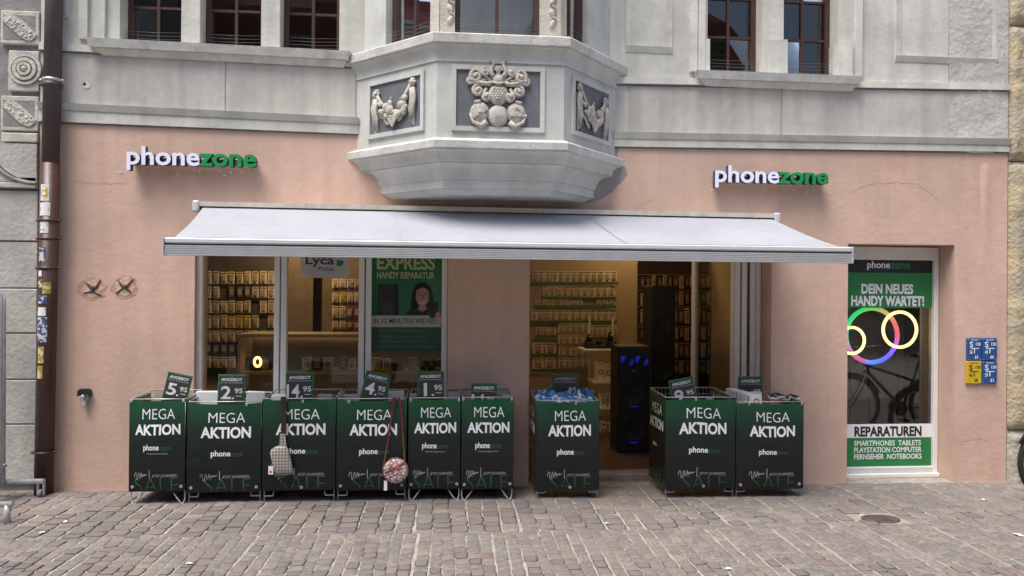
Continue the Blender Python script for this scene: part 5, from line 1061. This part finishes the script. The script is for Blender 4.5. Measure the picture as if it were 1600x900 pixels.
ptx('EXPRESS', 589, 680, 400, 421.5, CREAM, .03); ptx('HANDY REPARATUR', 589, 679, 425, 435.5, CREAM, .03)
prnt([(622, 436.5), (690, 436.5), (690, 492), (622, 492)], TEAL); prnt([(591, 444), (622, 444), (623, 492), (590, 492)], BLACKPR, .0014); prnt([(600, 492), (599, 478), (603, 468), (607, 470), (612, 480), (617, 484), (616, 492)], mat('reflection_print', (.06, .04, .05), .5, .2, 40), .0018)
prnt([(641, 492), (643, 462), (648, 446), (656, 441.5), (666, 442), (673, 449), (677, 463), (678, 480), (680, 492)], HAIR, .0016); prnt([(633, 492), (639, 484), (652, 480), (668, 480), (680, 483), (686, 492)], SHIRT, .0020); prnt([(655, 476), (665, 476), (667, 483), (660, 487), (653, 483)], SKIN, .0022)
prnt(elpx(660, 463, 10.5, 15.5), SKIN, .0024); prnt([(648, 456), (652, 447), (661, 444), (669, 449), (672.5, 458), (668, 452), (661, 449), (653, 452)], HAIR, .0026)
prnt([(654, 470), (660, 471.5), (667, 469), (664, 474.5), (660, 476), (656, 474)], WHITE, .0028)
for ex in (655.5, 665): prnt(elpx(ex, 460.5, 1.7, .9, 8), HAIR, .0028); prnt([(ex-2.8, 457), (ex, 456), (ex+2.8, 457), (ex, 456.8)], HAIR, .0028)
prnt([(659.4, 461), (661.2, 461), (662, 467), (658.6, 467)], mat('skin_shade_print', (.40, .22, .15), .6, 0), .0027)
prnt([(672, 473), (684, 471), (684.5, 496), (671, 497)], BLACKPR, .0030); prnt([(681, 489), (687, 486), (688, 494), (684, 499), (680, 496)], SKIN, .0032)
prnt([(581.2, 493), (689, 493), (689, 511), (581.2, 511)], PAPERW, .0019)
for s, a, b, mt in (('IN', 584, 592, SHIRT), ('30', 595, 604, REDP), ('MINUTEN WIE NEU', 608, 684, SHIRT)): ptx(s, a, b, 497.5, 506, mt, .008)
for s, b, c in (('Bis zu 10 Jahre Garantie', 664, 515), ('Immer zum besten Preis', 664, 523), ('Alle Marken, alle Modelle', 666, 531), ('Umweltschonendes Recycling', 682, 539)): ptx(s, 594, b, c, c+5.6, FAINT, .01); prnt([(588, c+3), (589.3, c+5.2), (592, c), (589.3, c+4)], FAINT, .003)
# hanging brand panel in the middle pane
Yl = .13; ly = thing('hanging_panel', 'white Lyca Mobile panel hanging in the middle window pane'.replace('Lyca Mobile ', '') , 'panel', (at(507, 435, Yl)[0], Yl, at(507, 435, Yl)[1]))
m = MB(); a, z1 = at(470, 385, Yl); b, z0 = at(544.5, 434.5, Yl); m.bbox(a, b, Yl, Yl+.012, z0, z1, .002); part(m, 'panel', mat('panel_white', (.90, .90, .93), .5, .02), ly)
def lyt(s, x0, x1, y0, y1, mt, bo): mm = MB(); letter_px(mm, s, x0, x1, y0, y1, Yl-.002, bo); part(mm, 'lettering', mt, ly)
lyt('Lyca', 477.5, 522, 399.5, 417.5, NAVY, .02); lyt('Mobile', 497.5, 522, 416.5, 423.5, NAVY, .0)
mm = MB(); hp = [(526.3, 415.5), (526.3, 407), (528, 405.2), (530, 405.5), (531.6, 408), (533.5, 406.6), (536, 407.5), (537.2, 410), (536, 412.5), (533, 415.8)]; mm.add([(at(u, v, Yl)[0], Yl-.002, at(u, v, Yl)[1]) for u, v in hp], [list(range(len(hp)))]); part(mm, 'heart_mark', mat('heart_green', (.01, .24, .12), .5, 0), ly)
m = MB(); [m.tube([(at(px, 390, Yl)[0], Yl+.006, z1-.005), (at(px, 390, Yl)[0], Yl+.006, 2.66)], .0015, 4) for px in (478, 537)]; part(m, 'cord', WIRE, ly)

# ================================================================== SHOP INTERIOR
# product packs on the back wall
PACKM = {'amber': mat('pack_amber_card', (.66, .52, .35), .6, .12, 30, rnd=.15), 'yellow': mat('pack_yellow_card', (.66, .46, .04), .6, .1, 30, rnd=.15), 'dark': mat('pack_dark_card', (.035, .03, .028), .5, .1, 30), 'pale': mat('pack_pale_card', (.64, .57, .44), .6, .1, 30, rnd=.15), 'red': mat('pack_red_card', (.30, .07, .06), .6, .1, 30, rnd=.2)}
PRODM = mat('pack_product', (.30, .25, .19), .5, .1, 20); PRODW = mat('pack_product_white', (.26, .23, .19), .5, .05)
pack_mesh = {}
def pack(px, py0, py1, pw, kind, label, group, Y=YB-.05, rz=0.0):
    x, z1 = at(px, py0, Y); z0 = at(px, py1, Y)[1]; w = at(px+pw, py0, Y)[0]-x; h = z1-z0; key = (kind, round(w, 2), round(h, 2))
    if key not in pack_mesh:
        m = MB(); a = .12*w; m.prism([(-w/2, -h), (-w/2, -a*.6), (-w/2+a, 0), (w/2-a, 0), (w/2, -a*.6), (w/2, -h)][::-1], -.004, 0)
        m.mi = 1; m.bbox(-w*.32, w*.32, -.016, -.004, -h*.82, -h*.26, .003)
        m.mi = 2; m.box(-w*.42, w*.42, -.0052, -.0038, -h*.19, -h*.10); m.box(-w*.3, w*.2, -.0052, -.0038, -h*.95, -h*.88); m.disc((0, -h*.045), w*.05, -.0052, -.0038, 8)
        pack_mesh[key] = m.fix('product_pack', [PACKM[kind], PRODM if kind in ('pale', 'amber', 'red') else (PRODW if kind == 'dark' else PRODM), BLACKPR if kind != 'dark' else PRODW])
    o = bpy.data.objects.new('product_pack', pack_mesh[key]); o.location = (x+w/2, Y, z1); o.rotation_euler = (R(random.uniform(-3, 0)), R(random.uniform(-2, 2)), R(rz+random.uniform(-6, 6))); link(o); tag(o, label, 'package', group)
RAIL = mat('green_price_rail', (.05, .12, .03), .6, .1, 30); PEG = mat('slat_wall_board', (.07, .052, .038), .8, .1, 3)
m = MB(); a, b = at(312, 500, YB)[0], at(431, 500, YB)[0]; m.box(a, b, YB-.03, YB-.004, .5, 2.4); part(m, 'slat_wall_board', PEG, house)
m = MB(); m.box(at(446, 500, YB)[0], at(566, 500, YB)[0], YB-.03, YB-.004, .5, 2.4); part(m, 'slat_wall_board', mat('brown_wall_board', (.16, .115, .07), .8, .15, 3), house)
random.seed(51); rown = ['top', 'second', 'third', 'fourth', 'fifth', 'sixth', 'bottom']
rowsL = [(424, 443), (447, 465), (470, 488), (493, 512), (516, 533), (538, 552), (557, 574)]
for r_, (y0, y1) in enumerate(rowsL):
    for c in range(9 if r_ < 5 else (5 if r_ == 5 else 4)):
        if (r_, c) in ((2, 6), (3, 7), (1, 2)): continue
        kind = 'dark' if (r_ == 1 and 2 <= c <= 5) or r_ == 5 else ('yellow' if r_ == 3 and 3 <= c <= 5 else ('pale' if (r_*3+c) % 4 == 0 else 'amber'))
        pack(320.5+12.3*c, y0+random.uniform(-.8, .8), y1, 10.2, kind, f'{"dark" if kind == "dark" else "yellow" if kind == "yellow" else "amber-lit"} package, {ORD[c]} from the left in the {rown[r_]} row, left window', 'packages behind the left shop window')
    m = MB(); z = at(370, y1+2, YB)[1]; m.box(at(318, 500, YB-.05)[0], at(430, 500, YB-.05)[0], YB-.055, YB-.045, z-.012, z+.004); part(m, 'price_rail', mat('dark_rail', (.04, .03, .025), .6, 0), house)
for r_, (y0, y1) in enumerate([(436, 449), (457, 472), (478, 496), (501, 514)]):
    for c in range(4):
        kind = 'red' if c >= 2 and r_ in (2, 3) else ('yellow' if r_ == 1 and c == 1 else 'amber'); pack(519+11.5*c, y0, y1, 9.4, kind, f'{"reddish" if kind == "red" else "yellow" if kind == "yellow" else "amber-lit"} package, {ORD[c]} from the left in row {["one", "two", "three", "four"][r_]}, middle window', 'packages behind the middle shop window')
ROWE = [(423.5, 440, [831.5+10.25*k for k in range(13)], 9.2), (446, 463, [848.5+10.3*k for k in range(11)], 9.2), (467, 477, [836.5+10.8*k for k in range(7)]+[931.5+10.2*k for k in range(3)], 8.6), (484, 500.5, [830+10.2*k for k in range(13)], 9.2), (511, 523.5, [837, 848, 859], 9), (536, 552, [832, 851.5], 17), (560, 576, [832, 851.5], 17)]
for r_, (y0, y1, xs, w) in enumerate(ROWE):
    for c, px in enumerate(xs): pack(px, y0, y1, w, 'pale', f'pale package, {ORD[c]} from the left in the {rown[r_]} row, entrance back wall', 'packages on the entrance back wall')
    m = MB(); Yq = YB-.05; xs0, xs1 = at(xs[0]-2, y1, Yq)[0], at(xs[-1]+w+2, y1, Yq)[0]; z = at(890, y1, Yq)[1]; m.box(xs0, xs1, Yq-.018, Yq-.01, z-.03, z-.002); part(m, 'price_rail', RAIL, house)
for r_ in range(4):
    for c in range(5): pack(873+9.4*c, 505+18*r_, 520+18*r_, 8.2, 'pale' if (r_+c) % 3 else 'amber', f'white blister package, {ORD[c]} from the left in the {rown[r_]} tier beside the shelf', 'blister packages beside the entrance shelf', YB-.25)
for c in range(6): pack(920+7.4*c, 508, 526, 6.4, 'pale', f'pale package, {ORD[c]} from the left below the bright wall', 'packages below the bright wall', YB-.12)
# display showcase behind the window
SHELFM = mat('showcase_board', (.40, .28, .13), .6, .08, 4); sc_ = thing('showcase', 'lit wooden display showcase with shelf behind the shop window', 'showcase', (-.9, 1.1, 0))
xa, zt = at(372, 524, 1.0); xb_ = at(705, 524, 1.0)[0]; zs_ = at(500, 581, 1.0)[1]
for z0, z1, nm in ((zt-.02, zt+.012, 'top_board'), (zs_-.03, zs_, 'shelf_board'), (.02, .06, 'base_board')): m = MB(); m.bbox(xa, xb_, 1.0, 1.42, z0, z1, .003); part(m, nm, SHELFM, sc_)
m = MB(); m.box(xa+.01, xb_-.01, 1.43, 1.45, .06, zt-.02); part(m, 'back_panel', mat('showcase_back', (.20, .15, .09), .8, .1, 3), sc_)
m = MB(); m.box(xa+.01, xb_-.01, 1.02, 1.04, .06, zs_-.032); part(m, 'front_panel', mat('showcase_front', (.24, .16, .08), .6, .1, 3), sc_)
for x in (xa, xb_-.025): m = MB(); m.box(x, x+.025, 1.0, 1.43, .06, zt-.021); part(m, 'side_panel', SHELFM, sc_)
m = MB(); m.box(xa+.05, xb_-.05, 1.40, 1.425, zt-.032, zt-.022); part(m, 'led_strip', mat('led_strip_warm', (1, .72, .34), .5, 0, emit=1.5), sc_)
random.seed(61)
names = [(388, 30, 26, 'dark', 'handbag'), (412, 20, 24, 'dark', 'handbag'), (455, 26, 24, 'dark', 'handbag'), (480, 14, 20, 'amber', 'box'), (496, 14, 19, 'dark', 'box'), (512, 14, 19, 'amber', 'box'), (536, 11, 22, 'red', 'box'), (550, 11, 18, 'amber', 'box'), (588, 13, 19, 'yellow', 'box'), (604, 13, 18, 'amber', 'box'), (622, 20, 18, 'dark', 'handbag'), (645, 12, 19, 'amber', 'box'), (660, 11, 22, 'dark', 'box'), (674, 11, 22, 'dark', 'box')]
for k, (px, w, h, kind, nm) in enumerate(names):
    x, z = at(px, 578, 1.18)[0], zs_; ww = w/165; hh = h/165; m = MB()
    if nm == 'handbag':
        m.hexa([(-ww/2, -.05, 0), (ww/2, -.05, 0), (ww/2, .05, 0), (-ww/2, .05, 0), (-ww*.4, -.03, hh*.78), (ww*.4, -.03, hh*.78), (ww*.4, .03, hh*.78), (-ww*.4, .03, hh*.78)]); m.tube([(-ww*.22, 0, hh*.76), (-ww*.2, 0, hh*.98), (0, 0, hh*1.06), (ww*.2, 0, hh*.98), (ww*.22, 0, hh*.76)], .006, 6); m.box(-ww*.1, ww*.1, -.055, -.04, hh*.35, hh*.5)
    else: m.bbox(-ww/2, ww/2, -.03, .03, 0, hh, .003); m.mi = 1; m.box(-ww*.35, ww*.35, -.0315, -.03, hh*.80, hh*.94); m.box(-ww*.3, ww*.3, -.0315, -.03, hh*.2, hh*.65)
    o = solo(m, 'handbag' if nm == 'handbag' else 'small_box', [PACKM[kind], PRODM if kind != 'dark' else PRODW] if nm != 'handbag' else [BLACK], f'{"black handbag" if nm == "handbag" else {"dark": "dark", "amber": "amber-lit", "red": "reddish", "yellow": "yellow"}[kind]+" small box"} on the lit showcase shelf, {ORD[k]} item from the left', 'handbag' if nm == 'handbag' else 'box', 'goods on the showcase shelf'); o.location = (x, 1.18+random.uniform(-.02, .05), z+.0005)
x, z = at(402.5, 565.5, 1.08); t = thing('ring_charger', 'glowing yellow oval ring lamp standing on the showcase shelf', 'lamp', (x, 1.08, zs_))
m = MB(); m.tube([(x+.030*math.cos(k*math.pi/14), 1.08, z+.042*math.sin(k*math.pi/14)) for k in range(28)], .011, 8, closed=True); part(m, 'light_ring', mat('amber_led', (1, .58, .14), .5, 0, emit=2.6), t)
m = MB(); m.box(x-.03, x+.03, 1.06, 1.11, zs_+.0005, z-.05); part(m, 'foot', BLACK, t)
# entrance: shelf unit with white boxes, speakers, rack
SHW = mat('white_shelf_board', (.72, .68, .60), .6, .05, 6)
Ys = 2.05; gs = thing('shelf_unit', 'white shelf unit with boxed goods beside the black speaker', 'shelf', (at(940, 640, Ys)[0], Ys, .02))
shz = []
for py, pl, pr in ((546, 912, 967), (597, 928, 967), (638, 934, 967), (690, 936, 967)):
    a, z = at(pl, py, Ys); b = at(pr+4, py, Ys)[0]; m = MB(); m.bbox(a, b, Ys, Ys+.38, z-.022, z, .003); part(m, 'shelf_board', SHW, gs); shz.append((a, b, z))
for x in (shz[1][0]+.01, shz[1][1]-.03): m = MB(); m.box(x, x+.02, Ys+.36, Ys+.38, .02, 1.3); part(m, 'upright', SHW, gs)
BOXW = mat('white_box_print', (.80, .76, .66), .6, .05, 10); random.seed(71)
for tier, items in ((1, ((933, 12, 30), (945, 12, 27), (956, 12, 27))), (2, ((939, 11, 20), (951, 13, 21))), (3, ((938, 12, 28), (951, 14, 26)))):
    for k, (px, w, h) in enumerate(items):
        z = shz[tier][2]; x = at(px, 590, Ys+.06)[0]; ww, hh = w/140, h/140; m = MB(); m.bbox(0, ww-.004, 0, .16, 0, hh, .003); m.mi = 1; m.ring((ww/2, hh*.5), ww*.20, ww*.36, -.0015, .0005, 18); m.box(ww*.2, ww*.7, -.0012, .0005, hh*.86, hh*.92)
        o = solo(m, 'boxed_speaker', [BOXW, PRODM if tier != 3 else mat('red_box_print', (.35, .06, .03), .6, 0)], f'white box with a round print, {ORD[k]} from the left on the {["", "upper", "middle", "lowest"][tier]} shelf', 'box', 'boxes on the entrance shelf'); o.location = (x, Ys+.05, z+.0006)
for k, (px, w, h) in enumerate(((922, 15, 22), (938, 18, 12), (956, 16, 26))):   # dark machines on the top shelf
    z = shz[0][2]; x = at(px, 540, Ys+.1)[0]; ww, hh = w/140, h/140; m = MB(); m.bbox(-ww/2, ww/2, 0, .14, 0, hh*.45, .006); m.ball((0, .07, hh*.6), ww*.34, (1, .8, 1.1)); m.tube([(-ww*.3, .05, hh*.4), (-ww*.2, .04, hh*.9), (ww*.1, .05, hh)], .014, 8)
    o = solo(m, 'headset_stand', BLACK, f'black headset on a stand, {ORD[k]} from the left on the top shelf', 'headset', 'black headsets on the top shelf'); o.location = (x, Ys+.1, z+.0006)
def speaker(pl, pr, pt, Y, label, lights, zb=.012):
    xa, zt = at(pl, pt, Y); xb = at(pr, pt, Y)[0]; w = xb-xa; h = zt-zb; cx = (xa+xb)/2; s = thing('party_speaker', label, 'speaker', (cx, Y, zb))
    m = MB(); m.bbox(-w/2, w/2, 0, .34, 0.0, h, .012); part(m, 'cabinet', mat('speaker_cabinet', (.010, .010, .012), .5, 0), s, local=True)
    blue = mat('blue_led', (.02, .04, .8), .5, 0, emit=.10)
    cones = ((0, .56, .40), (0, .22, .40)) if lights else ((0, .75, .36), (0, .45, .36), (0, .2, .36))
    for cx_, v, rr in cones:
        m = MB(); r = w*rr; m.ring((cx_, h*v), r*.84, r, -.014, .004, 28); c = part(m, 'woofer', RUBBER, s, local=True)
        m = MB(); N = 20; pr_ = [(.84, .0), (.5, .05), (.28, .058), (.26, .02), (.0, .005)]; m.add([(cx_+r*a*math.cos(2*math.pi*k/N), -.013+b*.2, h*v+r*a*math.sin(2*math.pi*k/N)) for a, b in pr_ for k in range(N)], [(j*N+k, j*N+(k+1) % N, (j+1)*N+(k+1) % N, (j+1)*N+k) for j in range(4) for k in range(N)]); part(m, 'cone', BLACK, c, local=True)
        if lights:
            m = MB()
            for a0, a1 in ((-1.9, -1.25),): m.tube([(cx_+r*1.02*math.cos(a0+(a1-a0)*k/8), -.016, h*v+r*1.02*math.sin(a0+(a1-a0)*k/8)) for k in range(9)], .006, 6)
            part(m, 'led_arc', blue, c, local=True)
    if lights:
        for sx in (-1, 1):
            m = MB(); m.ring((sx*w*.23, h*.865), w*.085, w*.11, -.012, .004, 20); tw = part(m, 'tweeter', RUBBER, s, local=True)
            for q_, (a0, a1) in enumerate(((1.9, 3.7), (5.0, 6.7))):
                m = MB(); m.tube([(sx*w*.23+w*.15*math.cos(a0+(a1-a0)*k/8), -.012, h*.865+w*.14*math.sin(a0+(a1-a0)*k/8)) for k in range(9)], [.004, .010, .016, .020, .021, .020, .016, .010, .004], 6); part(m, 'led_arc', blue, tw, local=True)
        m = MB(); m.box(-.02, .02, -.003, .002, h*.765, h*.772); part(m, 'badge', GREYPR, s, local=True)
    return s
speaker(966, 1016, 541, 1.05, 'black party speaker with blue lights inside the entrance', True); speaker(1018, 1056, 446, 1.55, 'tall plain black speaker tower behind the blue-lit one', False)
Yk = 2.45; rkx0, rkx1 = at(998, 470, Yk)[0], at(1142, 470, Yk)[0]
pr2 = thing('pegboard_rack', 'dark pegboard rack of hanging packages at the right of the entrance', 'rack', ((rkx0+rkx1)/2, Yk, .012))
m = MB(); m.box(rkx0, rkx1, Yk+.04, Yk+.07, .012, 2.1); part(m, 'board', mat('dark_pegboard', (.06, .045, .035), .8, .1, 4), pr2)
for py in (430, 455, 480, 511, 537, 565, 606, 628): m = MB(); z = at(1040, py, Yk)[1]; m.box(rkx0, rkx1, Yk-.02, Yk+.04, z, z+.012); part(m, 'hook_rail', mat('grey_shelf_metal', (.22, .20, .18), .5, .05), pr2)
random.seed(81)
for r_, (y0, y1) in enumerate(((431, 449), (457, 476), (482, 505), (512, 530), (538, 558), (566, 584))):
    for c in range(15):
        px = 1001+8.6*c
        if 1014 < px < 1050 and r_ > 0: continue
        pack(px, y0+random.uniform(-1, 1), y1+random.uniform(-1, 1), 6.6, ['dark', 'red', 'pale', 'dark', 'amber'][(c+r_*2) % 5], f'{["dark", "reddish", "pale", "dark", "amber-lit"][(c+r_*2) % 5]} package, {ORD[c]} from the left in the {rown[r_]} row of the pegboard rack', 'packages on the pegboard rack', Yk-.03, random.uniform(-14, 14))
x, z = at(1000, 413, 2.6); cm = thing('security_camera', 'small white dome security camera under the shop ceiling', 'camera', (x, 2.6, z))
m = MB(); m.ball((x, 2.58, z), .05, (1, 1, .9)); m.mi = 1; m.ball((x-.02, 2.545, z-.012), .026); part(m, 'housing', [WHITEP, BLACK], cm)
m = MB(); m.tube([(x, 2.62, z+.03), (x, 2.64, z+.12), (x, 2.64, 2.68)], .012, 8); part(m, 'bracket', WHITEP, cm)
# ceiling lamps of the shop, out of view; the third added to brighten the entrance
LAMP = mat('warm_ceiling_led', (1, .70, .36), .5, 0, emit=32.0); LAMP2 = mat('warm_wall_led', (1, .60, .24), .5, 0, emit=12.0)
for k, (x, y, lab) in enumerate(((-1.7, 2.5, 'warm square ceiling lamp lighting the left side of the shop'), (2.35, 2.85, 'warm square ceiling lamp lighting the entrance back wall'), (1.45, 1.35, 'added warm square ceiling lamp brightening the entrance shelf'))):
    t = thing('ceiling_lamp', lab, 'lamp', (x, y, 2.64), 'ceiling lamps of the shop'); m = MB(); m.bbox(x-.22, x+.22, y-.22, y+.22, 2.642, 2.678, .004); part(m, 'housing', WHITEP, t); m = MB(); m.box(x-.19, x+.19, y-.19, y+.19, 2.636, 2.6415); part(m, 'diffuser', LAMP2 if k else LAMP, t)

# ================================================================== TRACES OF USE
CRACK = mat('crack_dark', (.40, .27, .22), .95, .2, 20)
random.seed(91)
for path in (((1330, 303), (1345, 292), (1372, 286), (1405, 285), (1432, 289), (1452, 300), (1470, 318)), ((990, 330), (1003, 318), (1030, 311)), ((1292, 610), (1294, 630), (1290, 655)), ((1500, 690), (1530, 686), (1550, 690)), ((112, 284), (150, 287), (210, 287))):
    P = []
    for (a, b), (c, d) in zip(path, path[1:]):
        for k in range(5): P.append((a+(c-a)*k/5+random.uniform(-1, 1), b+(d-b)*k/5+random.uniform(-1.2, 1.2)))
    m = MB()
    for p, q_ in zip(P, P[1:]):
        (x0, z0), (x1, z1) = at(*p), at(*q_); w = random.uniform(.0007, .002); m.add([(x0, -.0012, z0-w), (x1, -.0012, z1-w), (x1, -.0012, z1+w), (x0, -.0012, z0+w)], [(0, 1, 2, 3)]) if abs(x1-x0) > abs(z1-z0) else m.add([(x0-w, -.0012, z0), (x0+w, -.0012, z0), (x1+w, -.0012, z1), (x1-w, -.0012, z1)], [(0, 1, 2, 3)])
    part(m, 'hairline_crack', CRACK, house, kind='stuff')
for k, (px, py, mt, lab) in enumerate(((296, 878, WHITE, 'tiny white paper scrap on the setts below the second bin'), (65, 832, WHITEP, 'tiny white scrap on the setts near the rack foot'), (102, 815, WHITEP, 'tiny pale scrap on the setts by the downpipe'), (1138, 881, WHITE, 'tiny white paper scrap on the setts at the lower right'), (1536, 772, WHITE, 'flat white paper scrap below the utility plates'), (1592, 826, mat('pale_blue_paper', (.5, .62, .66), .6, 0), 'pale blue paper scrap at the right edge'), (948, 812, WHITEP, 'cigarette end on the setts before the entrance'))):
    x, y = on_ground(px, py, .01); m = MB(); s_ = .016 if k != 5 else .03
    if k == 6: m.tube([(-.014, 0, .004), (.014, .003, .004)], .004, 6)
    else: m.grid(lambda u, v: ((u-.5)*s_*2, (v-.5)*s_*1.3, .003+.006*math.sin(u*4+v*3)**2), 4, 3)
    o = solo(m, 'paper_scrap' if k != 6 else 'cigarette_end', mt, lab, 'litter', 'litter on the setts'); o.location = (x, y, gz(x)+.009); o.rotation_euler = (0, 0, k)
LEAFM = mat('weed_leaf', (.10, .13, .03), .6, .2, 20)
for k, (px, py, n_, lab) in enumerate(((50, 765, 22, 'small yellowish weed tuft at the foot of the downpipe'), (113, 763, 8, 'tiny weed at the wall foot right of the downpipe'))):
    x, y = on_ground(px, py); w = thing('weed', lab, 'weed', (x, y, gz(x)))
    m = MB()
    for q_ in range(n_):
        a = random.uniform(0, 6.28); h_ = random.uniform(.02, .075); e = Vector((math.cos(a), math.sin(a)*.5, 0))*h_*random.uniform(.2, .7); p0 = Vector((random.uniform(-.03, .03), random.uniform(-.01, .01), 0)); sd = Vector((-math.sin(a), math.cos(a), 0))*.0045; md = p0+e*.5+Vector((0, 0, h_*.65))
        m.add([tuple(p0-sd*.4), tuple(p0+sd*.4), tuple(md+sd), tuple(p0+e+Vector((0, 0, h_))), tuple(md-sd)], [(0, 1, 2, 3, 4)])
    part(m, 'leaves', LEAFM, w, local=True)
